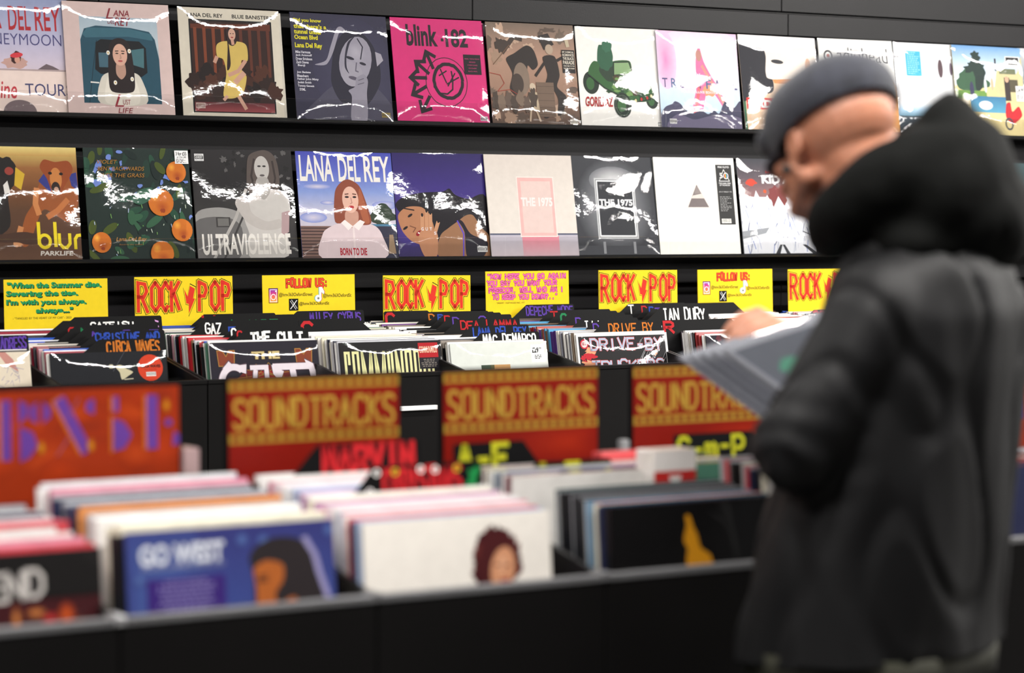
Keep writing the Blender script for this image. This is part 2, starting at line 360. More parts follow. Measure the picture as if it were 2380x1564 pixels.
# ------------------------------------------------------------------ printed covers (generic pictures in the same colours, same writing)
def person_bust(a, cx, cy, r, hair, skin, top, hairlen=2.2, seed=0, lips=(170, 60, 60), shoulders=2.1, bottom=1.0):
    R = random.Random(seed)
    a.poly([(cx - r * shoulders, bottom), (cx - r * shoulders * .92, cy + r * 2.3), (cx - r * .8, cy + r * 1.75), (cx + r * .8, cy + r * 1.75), (cx + r * shoulders * .92, cy + r * 2.3), (cx + r * shoulders, bottom)], top)
    a.poly([(cx - r * 1.05, cy - r * .4), (cx - r * .7, cy - r * 1.25), (cx, cy - r * 1.5), (cx + r * .7, cy - r * 1.25), (cx + r * 1.1, cy - r * .3), (cx + r * 1.25, cy + r * hairlen * .6), (cx + r * 1.0, cy + r * hairlen), (cx - r * .95, cy + r * hairlen), (cx - r * 1.2, cy + r * hairlen * .6)], hair)
    a.poly([(cx - r * .35, cy + r * .7), (cx + r * .35, cy + r * .7), (cx + r * .45, cy + r * 1.7), (cx, cy + r * 2.2), (cx - r * .45, cy + r * 1.7)], [min(255, v * .85) for v in skin])
    a.ell(cx, cy, r * .68, r * .98, skin)
    a.ell(cx - r * .28, cy - r * .12, r * .15, r * .06, [v * .3 for v in skin]); a.ell(cx + r * .28, cy - r * .12, r * .15, r * .06, [v * .3 for v in skin])
    a.line([(cx - r * .45, cy - r * .32), (cx - r * .12, cy - r * .34)], r * .08, [v * .45 for v in hair]); a.line([(cx + r * .12, cy - r * .34), (cx + r * .45, cy - r * .32)], r * .08, [v * .45 for v in hair])
    a.line([(cx + .02 * r, cy - .05 * r), (cx + .08 * r, cy + r * .3), (cx - .06 * r, cy + r * .33)], r * .06, [v * .72 for v in skin])
    a.ell(cx, cy + r * .56, r * .22, r * .09, lips)

def c_sky(a):
    a.smooth = True
    a.vgrad(0, 0, 1, .62, [(150, 160, 195), (175, 178, 208), (196, 190, 215), (214, 200, 214)])
    a.rect(0, .62, 1, 1, (236, 216, 208)); a.rect(0, .62, 1, .635, (180, 160, 160))
    a.text('LANA', -.0 + .02, .075, .40, .27, (178, 40, 48), .01); a.text('DEL', .46, .07, .66, .28, (178, 40, 48), .012); a.text('REY', .70, .07, .93, .28, (178, 40, 48), .012)
    a.text('HONEYMOON', .12, .31, .93, .41, (72, 70, 120), -.006)
    a.blob(.50, .57, .11, .05, (200, 160, 150), 3); a.blob(.51, .52, .05, .05, (60, 30, 30), 4); a.ell(.52, .54, .025, .03, (214, 160, 140)); a.ell(.515, .50, .058, .022, (214, 60, 70), -8)
    a.poly([(.70, .62), (.78, .57), (.84, .59), (.9, .62)], (110, 95, 100))
    a.text('TOURS', .575, .745, 1.0, .85, (66, 66, 110), .0); a.text('StarLine', .08, .72, .50, .88, (190, 60, 70), .01, .2)
    a.ell(.52, 1.0, .15, .11, (120, 104, 108), a0=180, a1=360)
def c_truck(a):
    a.rect(0, 0, 1, 1, (214, 190, 186)); a.vgrad(.15, .13, .88, .9, [(168, 186, 200), (190, 202, 208), (60, 96, 112), (40, 76, 92)])
    a.poly([(.15, .34), (.19, .24), (.30, .21), (.62, .22), (.80, .25), (.85, .32), (.88, .5), (.88, .9), (.15, .9)], (34, 76, 94))
    a.poly([(.17, .29), (.22, .23), (.60, .225), (.82, .27), (.83, .33), (.60, .30), (.2, .32)], (58, 104, 120))
    a.line([(.30, .34), (.25, .6), (.20, .9)], .006, (20, 44, 56))
    a.poly([(.29, .36), (.34, .33), (.70, .34), (.76, .40), (.76, .62), (.70, .66), (.32, .64), (.27, .60)], (14, 18, 24))
    a.rect(.31, .45, .42, .58, (66, 100, 116)); a.poly([(.62, .42), (.74, .40), (.73, .58), (.62, .55)], (70, 112, 120)); a.line([(.22, .715), (.30, .72)], .012, (225, 225, 220))
    a.smooth = True; a.poly([(.30, .9), (.32, .68), (.42, .62), (.62, .62), (.70, .68), (.73, .9)], (214, 208, 196))
    person_bust(a, .51, .465, .10, (34, 22, 24), (216, 170, 150), (226, 220, 208), 3.3, 2, (176, 84, 84), 1.5, .9)
    for x, y in ((.40, .45), (.60, .43), (.45, .715), (.61, .68)): a.ell(x, y, .016, .02, (240, 236, 226)); a.ell(x, y, .006, .007, (200, 160, 60))
    a.text('L', .40, .05, .47, .145, (136, 34, 48), 0, .3); a.text('ANA', .47, .065, .62, .12, (136, 34, 48), .01, .2)
    a.text('DEL', .415, .155, .48, .19, (136, 34, 48)); a.text('REY', .48, .13, .63, .205, (136, 34, 48), .01, .2)
    a.text('L', .43, .82, .52, .93, (150, 40, 56), 0, .3); a.text('UST', .51, .865, .58, .91, (150, 40, 56)); a.text('LIFE', .46, .94, .60, .985, (136, 34, 48), .0, .2)
    for (x, y, q) in ((.15, .13, 0), (.88, .13, 1), (.88, .9, 2), (.15, .9, 3)):
        pass
def c_banisters(a):
    a.smooth = True
    a.rect(0, 0, 1, 1, (214, 206, 190)); a.text('LANA DEL REY', .09, .05, .44, .085, (20, 20, 22), .02); a.text('BLUE BANISTERS', .53, .05, .93, .085, (20, 20, 22), .02)
    a.rect(.10, .105, .92, .955, (16, 14, 16)); a.rect(.115, .12, .905, .945, (46, 24, 20))
    a.poly([(.115, .15), (.905, .13), (.905, .19), (.115, .19)], (96, 44, 26))
    for i in range(9):
        x = .14 + i * .09; a.poly([(x, .18), (x + .032, .18), (x + .03, .62), (x + .004, .62)], (124, 60, 34) if i < 4 else (92, 44, 30))
    for i in range(14): a.blob(.13 + .06 * (i % 14), .68 + .09 * math.sin(i * 2.1), .08, .08, ((40, 22, 18), (62, 32, 22), (28, 16, 16), (76, 40, 26))[i % 4], i, .3)
    a.vgrad(.115, .86, .905, .945, [(92, 34, 40), (150, 70, 74)])
    a.poly([(.36, .34), (.43, .30), (.60, .30), (.66, .34), (.66, .47), (.60, .47), (.60, .58), (.64, .62), (.60, .76), (.50, .82), (.40, .80), (.44, .60), (.42, .47), (.36, .44)], (206, 178, 96))
    a.line([(.36, .44), (.33, .50)], .035, (196, 150, 130)); a.line([(.64, .47), (.56, .57), (.46, .61)], .035, (196, 150, 130)); a.line([(.62, .58), (.52, .68)], .05, (200, 156, 136)); a.line([(.55, .80), (.62, .92)], .035, (200, 156, 136)); a.line([(.44, .80), (.40, .84)], .03, (200, 156, 136))
    a.ell(.515, .25, .055, .09, (44, 24, 24)); a.poly([(.47, .2), (.49, .5), (.45, .56), (.47, .34), (.455, .2)], (40, 22, 22)); a.ell(.518, .235, .036, .055, (206, 162, 142)); a.line([(.518, .28), (.525, .33)], .03, (198, 150, 130))
    a.ell(.518, .262, .013, .006, (160, 60, 60)); a.ell(.505, .228, .007, .004, (40, 30, 30)); a.ell(.531, .228, .007, .004, (40, 30, 30))
    advisory(a, .125, .868, .09, .05, (206, 180, 170), (80, 30, 34))
def c_tunnel(a):
    a.smooth = True
    N = (52, 50, 74)
    a.rect(0, 0, 1, 1, (50, 48, 70)); a.soft(.62, .52, .42, .5, (66, 64, 88), N)
    a.poly([(.10, 1), (.26, .78), (.44, .66), (.74, .62), (.96, .80), (1, 1)], (70, 68, 86))
    a.poly([(.44, .30), (.56, .16), (.72, .16), (.84, .28), (.90, .48), (.88, .66), (.72, .86), (.48, .84), (.38, .66), (.40, .46)], (36, 34, 50))
    a.poly([(.47, .14), (.52, .115), (.56, .15), (.50, .17), (.42, .36), (.34, .48), (.22, .485), (.34, .44), (.40, .30)], (150, 146, 160))
    a.poly([(.86, .34), (.92, .36), (.94, .42), (.87, .48)], (160, 156, 168)); a.poly([(.62, .10), (.66, .09), (.655, .105)], (120, 118, 132))
    a.ell(.645, .44, .165, .245, (150, 146, 160), 18); a.ell(.60, .56, .11, .12, (156, 152, 164)); a.soft(.66, .36, .10, .10, (174, 170, 182), (150, 146, 160))
    a.poly([(.66, .20), (.60, .27), (.555, .40), (.55, .5), (.57, .56), (.53, .50), (.54, .38), (.58, .26)], (44, 42, 58)); a.line([(.68, .22), (.73, .30), (.70, .42)], .012, (44, 42, 58))
    a.ell(.59, .41, .045, .014, (40, 38, 52), 15); a.ell(.72, .46, .035, .013, (40, 38, 52), 15); a.line([(.655, .45), (.64, .53), (.67, .54)], .012, (96, 92, 108)); a.ell(.61, .60, .05, .017, (84, 78, 94), 12)
    a.poly([(.64, .60), (.72, .56), (.76, .62), (.74, .74), (.72, 1), (.56, 1), (.58, .78), (.55, .72), (.62, .68)], (140, 136, 150))
    a.line([(.66, .62), (.72, .60)], .008, (96, 92, 106)); a.line([(.65, .66), (.72, .64)], .008, (96, 92, 106))
    Yl = (216, 206, 44)
    for i, t in enumerate(('Did you know', "that there's a", 'tunnel under', 'Ocean Blvd')): a.text(t, .03, .055 + i * .052, .03 + .024 * len(t), .098 + i * .052, Yl, .035)
    a.text('Lana Del Rey', .03, .285, .31, .345, Yl, .035)
    for i, t in enumerate(('Mike Hermosa', 'Jack Antonoff', 'Drew Erickson', 'Zach Dawes', '  Benji', '', 'Jon Batiste', 'Bleachers', 'Father John Misty', 'Judah Smith', 'Tommy Genesis', '  SYML')):
        if t: a.text(t.strip(), .03 + (.015 if t[0] == ' ' else 0), .36 + i * .032, .03 + .0128 * len(t), .385 + i * .032, (206, 204, 214), .03)
    advisory(a, .88, .92, .09, .045, (150, 130, 60), (40, 38, 50))
def c_pink(a):
    a.rect(0, 0, 1, 1, (206, 42, 116)); K = (30, 22, 30)
    a.text('blink', .16, .06, .50, .27, K, .035); a.text('182', .585, .09, .83, .27, K, .035); a.rect(.535, .185, .565, .215, K)
    a.ring(.56, .61, .225, .235, .008, K, jit=.01); a.ring(.58, .60, .155, .165, .034, K, jit=.02, seed=3)
    a.line([(.43, .55), (.42, .66), (.48, .72), (.56, .725), (.62, .68), (.63, .58), (.62, .50)], .016, K)
    a.line([(.48, .55), (.57, .50)], .014, K); a.line([(.50, .48), (.56, .62)], .014, K); a.line([(.56, .63), (.70, .56)], .014, K); a.line([(.57, .65), (.66, .52)], .014, K)
    for (x, y, r) in ((.36, .32, 68), (.24, .42, 40), (.17, .575, 0), (.18, .74, -28), (.27, .90, -58)):
        c, s_ = math.cos(math.radians(r)), math.sin(math.radians(r))
        def T(u, v): return (x + u * c - v * s_, y + u * s_ + v * c)
        a.line([T(.0, 0), T(.18, 0)], .034, K); a.line([T(.085, -.075), T(0, 0), T(.085, .075)], .034, K)
    a.rect(.765, .335, .955, .53, (20, 14, 22))
    for i, t in enumerate(('MARK, TOM & TRAVIS', 'ARE BACK', '17 NEW SONGS', 'ON CLASSIC', 'BLACK VINYL')): a.text(t, .86 - .0045 * len(t), .372 + i * .03, .86 + .0045 * len(t), .384 + i * .03, (200, 60, 120))
    advisory(a, .90, .935, .08, .045, (210, 190, 200), (20, 14, 20))
def c_sepia(a):
    a.smooth = True
    a.vgrad(0, 0, 1, 1, [(120, 104, 92), (176, 140, 120), (150, 118, 100), (84, 66, 56)])
    R = random.Random(5)
    for i in range(30): a.blob(R.random(), R.random(), R.uniform(.03, .09), R.uniform(.02, .07), ((108, 92, 80), (160, 132, 112), (92, 76, 66), (190, 160, 138))[i % 4], i, .35)
    D = (44, 36, 34); B = (66, 54, 48)
    a.poly([(.20, .36), (.30, .30), (.44, .22), (.52, .26), (.56, .40), (.50, .46), (.44, .42), (.42, .60), (.34, .74), (.22, .66), (.26, .50)], D)
    a.ell(.36, .55, .09, .16, (130, 112, 98)); a.ell(.31, .60, .07, .10, B); a.blob(.16, .22, .08, .07, B, 8, .3); a.line([(.16, .30), (.30, .14), (.40, .16)], .05, B)
    a.line([(.05, .42), (.25, .22)], .008, (110, 80, 60)); a.line([(0, .50), (.12, .52), (.16, .60), (.08, .68), (.22, .66), (.36, .74), (.46, .76)], .006, (156, 60, 46))
    # marching figure at the right, generic
    a.poly([(.58, .12), (.70, .09), (.76, .20), (.64, .26)], D); a.ell(.70, .25, .045, .05, (176, 156, 136)); a.poly([(.62, .33), (.76, .32), (.80, .50), (.76, .62), (.86, .72), (.80, .88), (.74, .90), (.76, .74), (.70, .66), (.66, .90), (.58, .92), (.60, .66), (.66, .50)], D)
    a.line([(.64, .38), (.52, .52)], .03, D); a.line([(.78, .36), (.90, .30)], .03, D); a.line([(.90, .12), (.92, .22)], .04, (190, 176, 150))
    a.rect(.52, .58, .72, .92, (112, 92, 78)); 
    for i in range(5): a.line([(.52, .62 + i * .07), (.72, .62 + i * .07)], .004, (80, 64, 56))
    a.ell(.475, .63, .035, .04, (196, 178, 156)); a.poly([(.43, .68), (.52, .68), (.54, .86), (.40, .86)], (184, 166, 140)); a.line([(.44, .86), (.42, .97)], .02, (190, 168, 146)); a.line([(.50, .86), (.54, .97)], .02, (190, 168, 146))
    for i in range(7): a.blob(.05 + i * .07, .78 + .05 * math.sin(i * 3), .045, .09, ((72, 60, 52), (120, 102, 88), (96, 80, 70))[i % 3], 40 + i, .25)
    a.rect(.84, .25, .99, .48, (26, 22, 22))
    for i, (t, h) in enumerate((('MY CHEMICAL', .018), ('ROMANCE', .026), ('THE BLACK', .03), ('PARADE', .036), ('WELCOME TO THE', .012), ('"FAMOUS LAST WORDS"', .014))): a.text(t, .85, .262 + [0, .025, .058, .095, .142, .165][i], .98, .262 + [0, .025, .058, .095, .142, .165][i] + h, (216, 206, 190), .02)
    advisory(a, .88, .94, .09, .045, (220, 214, 200), (30, 26, 26))
def c_buggy(a):
    a.smooth = True
    a.rect(0, 0, 1, 1, (238, 236, 232)); G = (52, 96, 52); D = (28, 44, 34); L = (110, 150, 84)
    for x, y, rx, ry in ((.145, .56, .095, .115), (.86, .72, .075, .09)):
        a.ell(x, y, rx, ry, D); a.ell(x - .01, y + .01, rx * .5, ry * .55, G)
    a.poly([(.12, .48), (.20, .34), (.40, .42), (.42, .34), (.62, .33), (.66, .45), (.82, .53), (.87, .63), (.86, .72), (.62, .74), (.30, .60)], G)
    a.poly([(.25, .44), (.30, .35), (.42, .36), (.42, .52), (.34, .54)], (40, 60, 44)); a.poly([(.43, .35), (.61, .34), (.65, .46), (.42, .48)], (136, 168, 120)); a.line([(.43, .35), (.61, .34), (.65, .46), (.42, .48), (.43, .35)], .012, D)
    # plain rounded load in the rear seat, no figures
    a.blob(.33, .30, .10, .14, (44, 92, 66), 7, .10); a.blob(.36, .19, .06, .06, (52, 104, 78), 9, .12)
    R = random.Random(3)
    for i in range(22): a.blob(R.uniform(.3, .8), R.uniform(.5, .68), R.uniform(.02, .045), R.uniform(.012, .03), (L, (76, 60, 44), (34, 70, 44))[i % 3], i, .35)
    a.line([(.12, .48), (.30, .61), (.62, .75), (.87, .71)], .014, D)
    a.poly([(.73 + .045 * (1 if i % 2 == 0 else .42) * math.sin(i * PI / 5), .575 - .05 * (1 if i % 2 == 0 else .42) * math.cos(i * PI / 5)) for i in range(10)], (186, 214, 120))
    for x, y, c in ((.66, .73, (200, 196, 140)), (.73, .715, (176, 50, 40)), (.80, .70, (176, 50, 40)), (.85, .68, (200, 196, 140))): a.ell(x, y, .022, .025, D); a.ell(x, y, .014, .017, c)
    a.ell(.50, .78, .105, .125, D); a.ell(.485, .785, .052, .062, G); a.ring(.50, .78, .085, .1, .004, (90, 110, 90))
    a.text('GORILLAZ', .06, .70, .39, .80, (160, 34, 36), .03, .15); advisory(a, .91, .945, .07, .04, (120, 120, 120), (240, 240, 240))
def c_pastel(a):
    a.smooth = True
    a.vgrad(0, 0, 1, 1, [(240, 200, 228), (240, 226, 240), (206, 224, 240), (170, 200, 224)])
    a.soft(.55, .25, .5, .4, (250, 246, 250), (240, 218, 236)); a.soft(.1, .3, .13, .3, (226, 150, 200), (238, 206, 232))
    a.poly([(.47, .30), (.52, .14), (.57, .30), (.66, .46), (.80, .66), (.86, .84), (.80, .80), (.70, .66), (.60, .56), (.52, .80), (.44, .84), (.40, .76), (.46, .56)], (226, 120, 168))
    a.ell(.51, .24, .035, .06, (196, 140, 130)); a.line([(.54, .34), (.80, .74)], .035, (232, 150, 140)); a.line([(.50, .55), (.42, .84)], .04, (226, 110, 120)); a.blob(.62, .60, .08, .06, (240, 160, 120), 3)
    pts = [(0, 1), (0, .86), (.06, .78), (.14, .75), (.18, .72), (.24, .74), (.30, .80), (.38, .84), (.44, .82), (.50, .80), (.58, .84), (.66, .80), (.72, .83), (.80, .70), (.86, .74), (.92, .76), (1, .70), (1, 1)]
    a.poly(pts, (70, 70, 96)); a.poly([(.1, 1), (.2, .85), (.4, .9), (.6, .86), (.8, .84), (1, .88), (1, 1)], (110, 104, 132))
    for i, ch in enumerate('TRUSTFALL'): a.text(ch, .04 + i * .108, .485, .105 + i * .108, .58, (84, 110, 150) if i % 2 else (90, 84, 130), .01)
    a.text('TOUR DELUXE EDITION', .26, .605, .74, .63, (240, 240, 246), .02); advisory(a, .10, .90, .085, .05)
def c_neck(a):
    a.smooth = True
    a.rect(0, 0, 1, 1, (34, 34, 44)); a.poly([(.34, 0), (1, 0), (1, 1), (.02, 1), (.06, .66), (.38, .60), (.40, .46), (.32, .40), (.34, .22)], (238, 206, 176))
    a.poly([(.34, .0), (1, 0), (1, .46), (.40, .46), (.32, .40), (.34, .22)], (244, 232, 222)); a.poly([(0, 0), (1, 0), (1, .08), (.4, .14), (0, .10)], (246, 244, 244))
    a.poly([(.40, .46), (.95, .44), (.9, .52), (.42, .50)], (226, 150, 90)); a.ell(.88, .30, .035, .08, (226, 180, 150)); a.ell(.48, .27, .08, .022, (50, 50, 56), 4)
    a.rect(.04, .66, 1, .78, (214, 44, 44)); a.text('RADIOHEAD', .06, .68, .97, .765, (248, 246, 244), .05); a.ell(.12, .86, .04, .04, (236, 214, 190)); a.rect(0, .70, .03, 1, (60, 110, 80))
def c_white_head(a):
    a.smooth = True
    a.rect(0, 0, 1, 1, (240, 240, 238)); a.text('adiohead', .24, .09, .92, .25, (40, 40, 44), -.008); a.ring(.12, .19, .05, .055, .02, (50, 46, 46)); a.ell(.12, .19, .02, .02, (200, 80, 50))
    a.poly([(.3, .30), (.7, .28), (1, .50), (1, 1), (0, 1), (0, .5)], (222, 160, 84)); a.blob(.5, .7, .3, .2, (120, 90, 60), 4); a.blob(.2, .8, .15, .1, (60, 90, 120), 6)
def c_white_blue(a):
    a.rect(0, 0, 1, 1, (236, 238, 242)); a.rect(.16, .09, .37, .36, (74, 184, 214)); a.lines(.18, .10, .35, .35, 12, (150, 214, 232), 3)
    a.ell(.64, .27, .035, .10, (90, 70, 76)); a.ell(.79, .27, .022, .07, (120, 106, 120)); a.lines(.0, .15, .08, .18, 1, (180, 180, 184)); a.vgrad(0, .66, 1, .8, [(236, 238, 242), (166, 196, 220), (90, 130, 150)])
    a.rect(0, .8, 1, 1, (60, 72, 84)); a.blob(.9, .7, .12, .05, (110, 100, 180), 3); a.blob(.62, .72, .03, .04, (220, 120, 70), 4)
def c_garden(a):
    a.smooth = True
    a.rect(0, 0, 1, 1, (222, 206, 150)); a.vgrad(0, 0, 1, .45, [(110, 160, 210), (200, 220, 236), (230, 236, 236)])
    a.blob(.25, .40, .22, .14, (60, 96, 70), 2, .2); a.poly([(.30, .48), (.31, .18), (.26, .16), (.34, .06), (.36, .12), (.46, .28), (.44, .34), (.38, .48)], (34, 52, 48)); a.blob(.3, .24, .12, .08, (36, 56, 50), 5, .4); a.blob(.33, .12, .06, .06, (36, 56, 50), 6, .4)
    a.poly([(.60, .36), (.66, .24), (.90, .30), (1, .10), (1, .62), (.60, .52)], (206, 196, 150)); a.rect(.75, .36, .92, .50, (86, 80, 60)); a.poly([(.66, .24), (.9, .24), (.9, .3), (.66, .3)], (110, 116, 90)); a.rect(.60, .13, .625, .27, (44, 44, 46))
    a.rect(.0, .50, .45, .60, (110, 150, 70)); a.vgrad(.2, .56, .72, .74, [(60, 120, 160), (90, 160, 190)]); a.ell(.42, .66, .10, .05, (236, 240, 240)); a.rect(.72, .34, .80, .6, (60, 50, 48)); a.ell(.76, .36, .03, .035, (206, 166, 140))
    a.poly([(.70, .78), (.72, .64), (.78, .62), (.80, .72), (.90, .66), (.94, .76), (.84, .84), (.78, .86)], (190, 34, 44)); a.ring(.74, .86, .05, .06, .02, (60, 70, 80)); a.ell(.24, .50, .03, .1, (60, 60, 90)); a.ell(.44, .44, .02, .08, (220, 226, 236)); a.ell(.54, .42, .02, .07, (210, 180, 150))
    a.rect(.76, .10, .97, .20, (240, 240, 240)); a.rect(.772, .11, .958, .19, (18, 18, 20)); a.text('oasis', .79, .125, .94, .175, (244, 244, 244), .05)
    a.rect(.88, .43, 1.0, .60, (246, 246, 246)); a.text('£34.99', .89, .45, .99, .50, (20, 20, 20), .02); a.lines(.89, .53, .99, .58, 3, (60, 60, 60), 2)
def c_sliver(a):
    a.vgrad(0, 0, 1, 1, [(200, 204, 208), (90, 110, 120), (40, 44, 52)]); a.blob(.3, .5, .2, .3, (60, 50, 60), 2)
def c_dogs(a):
    a.smooth = True
    a.vgrad(0, 0, 1, .55, [(214, 190, 110), (150, 100, 56), (116, 72, 40), (92, 62, 40)]); a.vgrad(0, .55, 1, 1, [(92, 62, 42), (84, 56, 40), (104, 72, 52)])
    a.vgrad(0, 0, 1, .08, [(226, 206, 130), (190, 150, 84)])
    # left dark running dog
    a.poly([(.05, .50), (.20, .20), (.36, .10), (.44, .16), (.45, .30), (.36, .42), (.36, .70), (.16, .82), (.04, .70)], (34, 28, 26)); a.blob(.33, .19, .10, .10, (30, 26, 26), 3); a.ell(.38, .215, .04, .035, (150, 60, 50)); a.poly([(.44, .18), (.52, .24), (.48, .38), (.42, .34)], (206, 170, 50)); a.poly([(.32, .34), (.36, .30), (.38, .40), (.33, .42)], (226, 222, 216))
    # right tan dog
    a.poly([(.62, .38), (.70, .24), (.84, .22), (.97, .30), (.99, .50), (.90, .66), (.78, .60), (.66, .56), (.52, .86), (.44, .84), (.50, .62), (.58, .50)], (150, 82, 38)); a.poly([(.64, .30), (.72, .20), (.80, .30), (.74, .40)], (50, 56, 130)); a.poly([(.92, .24), (.99, .22), (1, .38), (.94, .34)], (50, 56, 130))
    a.poly([(.66, .18), (.70, .11), (.80, .13), (.92, .12), (.96, .20), (.88, .34), (.82, .42), (.76, .40), (.72, .28)], (146, 70, 30)); a.ell(.80, .28, .055, .10, (196, 126, 66)); a.ell(.795, .36, .04, .055, (40, 28, 26)); a.ell(.80, .375, .022, .025, (190, 150, 130)); a.ell(.75, .23, .018, .013, (24, 18, 16)); a.ell(.85, .235, .018, .013, (24, 18, 16))
    a.line([(.62, .36), (.60, .50), (.63, .60)], .05, (200, 130, 76)); a.line([(.90, .46), (.80, .56), (.70, .62)], .05, (186, 112, 60)); a.line([(.46, .70), (.42, .82)], .05, (196, 130, 80)); a.blob(.42, .85, .04, .03, (206, 146, 100), 8)
    a.blob(.5, .8, .3, .05, (70, 46, 34), 5)
    Yc = (232, 210, 36)
    a.line([(.615, .66), (.615, .86)], .03, Yc); a.ring(.665, .83, .05, .055, .028, Yc); a.line([(.765, .66), (.765, .88)], .03, Yc); a.line([(.80, .76), (.80, .85), (.83, .885), (.865, .885), (.895, .85), (.895, .76)], .028, Yc); a.line([(.945, .90), (.945, .81), (.965, .78), (1.0, .775)], .028, Yc)
    a.text('PARKLIFE', .62, .915, .92, .955, (224, 216, 206), .03, .1)
def c_oranges(a):
    a.smooth = True
    a.rect(0, 0, 1, 1, (28, 44, 40)); R = random.Random(11)
    for i in range(60):
        x, y = R.random(), R.random(); r = R.uniform(0, 180); a.ell(x, y, R.uniform(.05, .10), R.uniform(.02, .04), ((34, 74, 56), (28, 56, 46), (50, 92, 66), (20, 36, 34), (70, 84, 30))[i % 5], r, 12)
    for i in range(26): a.blob(*((R.uniform(.02, .4), R.uniform(.02, .35)) if i < 13 else (R.uniform(.4, 1), R.uniform(.25, .65))), R.uniform(.012, .035), R.uniform(.01, .035), (112, 136, 206), i + 70, .45, 7)
    for i in range(30):
        x, y = R.uniform(.05, .95), R.uniform(.5, .95); a.line([(x, y), (x + R.uniform(-.01, .01), y + R.uniform(.01, .04))], .006, ((206, 220, 200), (120, 170, 90), (180, 196, 226))[i % 3])
    for x, y, r in ((.865, .215, .095), (.70, .49, .12), (.885, .74, .10), (.115, .845, .09), (.68, .95, .11)):
        a.ell(x, y, r, r * 1.02, (202, 112, 34)); a.soft(x + r * .1, y + r * .35, r * .6, r * .5, (168, 74, 26), (202, 112, 34)); a.soft(x - r * .45, y - r * .45, r * .38, r * .4, (236, 168, 60), (206, 118, 38)); a.blob(x + r * .1, y + r * .62, r * .2, r * .17, (150, 62, 26), 3)
    a.poly([(.42, .47), (.5, .38), (.62, .36), (.60, .46), (.5, .51)], (48, 94, 74))
    for i, t in enumerate(('VIOLET', 'BENT BACKWARDS', 'OVER THE GRASS')): a.text(t, .12, .11 + i * .06, .12 + .0315 * len(t), .145 + i * .06, (170, 118, 44), .0, .25)
    a.text('Lana Del Rey', .25, .80, .54, .845, (196, 140, 70), 0, .3); a.text('Read by the author', .28, .86, .50, .875, (176, 120, 60))
    a.rect(.86, .02, .99, .14, (236, 236, 236)); a.text('3 for £55', .872, .032, .975, .065, (20, 20, 20), .03); a.text('or 2 for £40', .88, .07, .97, .088, (40, 40, 40), .02); a.lines(.872, .095, .975, .135, 4, (90, 90, 90), 3)
def c_ultra(a):
    a.smooth = True
    a.vgrad(0, 0, 1, 1, [(40, 38, 40), (32, 30, 32), (56, 54, 54), (46, 44, 46)]); R = random.Random(4)
    for i in range(24): a.blob(R.uniform(.3, 1), R.uniform(0, .3), R.uniform(.01, .03), R.uniform(.01, .03), ((90, 88, 88), (28, 27, 28))[i % 2], i, .4)
    a.poly([(0, .60), (.2, .53), (.40, .56), (.50, .66), (.52, 1), (0, 1)], (150, 148, 146)); a.poly([(0, .66), (.3, .62), (.45, .72), (.4, 1), (0, 1)], (100, 98, 98))
    a.rect(.20, .62, .34, .71, (60, 58, 58)); a.rect(.215, .63, .325, .70, (110, 108, 106)); a.line([(.52, .36), (.40, .62), (.16, 1)], .03, (176, 172, 168)); a.line([(.50, .56), (.26, 1)], .02, (60, 58, 58))
    a.poly([(.55, .10), (.60, .03), (.72, 0), (.80, .03), (.85, .12), (.86, .30), (.80, .46), (.60, .46), (.53, .36)], (86, 76, 72)); a.line([(.62, .08), (.58, .24), (.62, .42)], .02, (58, 50, 48)); a.line([(.80, .10), (.82, .26), (.78, .42)], .02, (58, 50, 48))
    a.poly([(.48, .62), (.55, .42), (.66, .36), (.76, .36), (.92, .40), (.95, .58), (.88, .64), (.90, .98), (.52, 1), (.52, .78)], (196, 192, 188))
    a.ell(.69, .17, .075, .115, (186, 182, 178)); a.poly([(.64, .26), (.74, .26), (.76, .38), (.69, .46), (.61, .38)], (166, 162, 158)); a.ell(.665, .15, .018, .008, (40, 38, 38)); a.ell(.715, .15, .018, .008, (40, 38, 38)); a.ell(.69, .235, .025, .01, (90, 84, 84))
    a.poly([(.40, .50), (.45, .43), (.53, .46), (.56, .58), (.70, .66), (.84, .64), (.84, .72), (.66, .74), (.50, .66)], (186, 180, 176)); a.poly([(.86, .58), (.94, .56), (.92, .76), (.84, .80)], (176, 150, 152))
    a.text('ULTRAVIOLENCE', .05, .77, .93, .965, (226, 222, 216), .03); advisory(a, .03, .04, .09, .065)
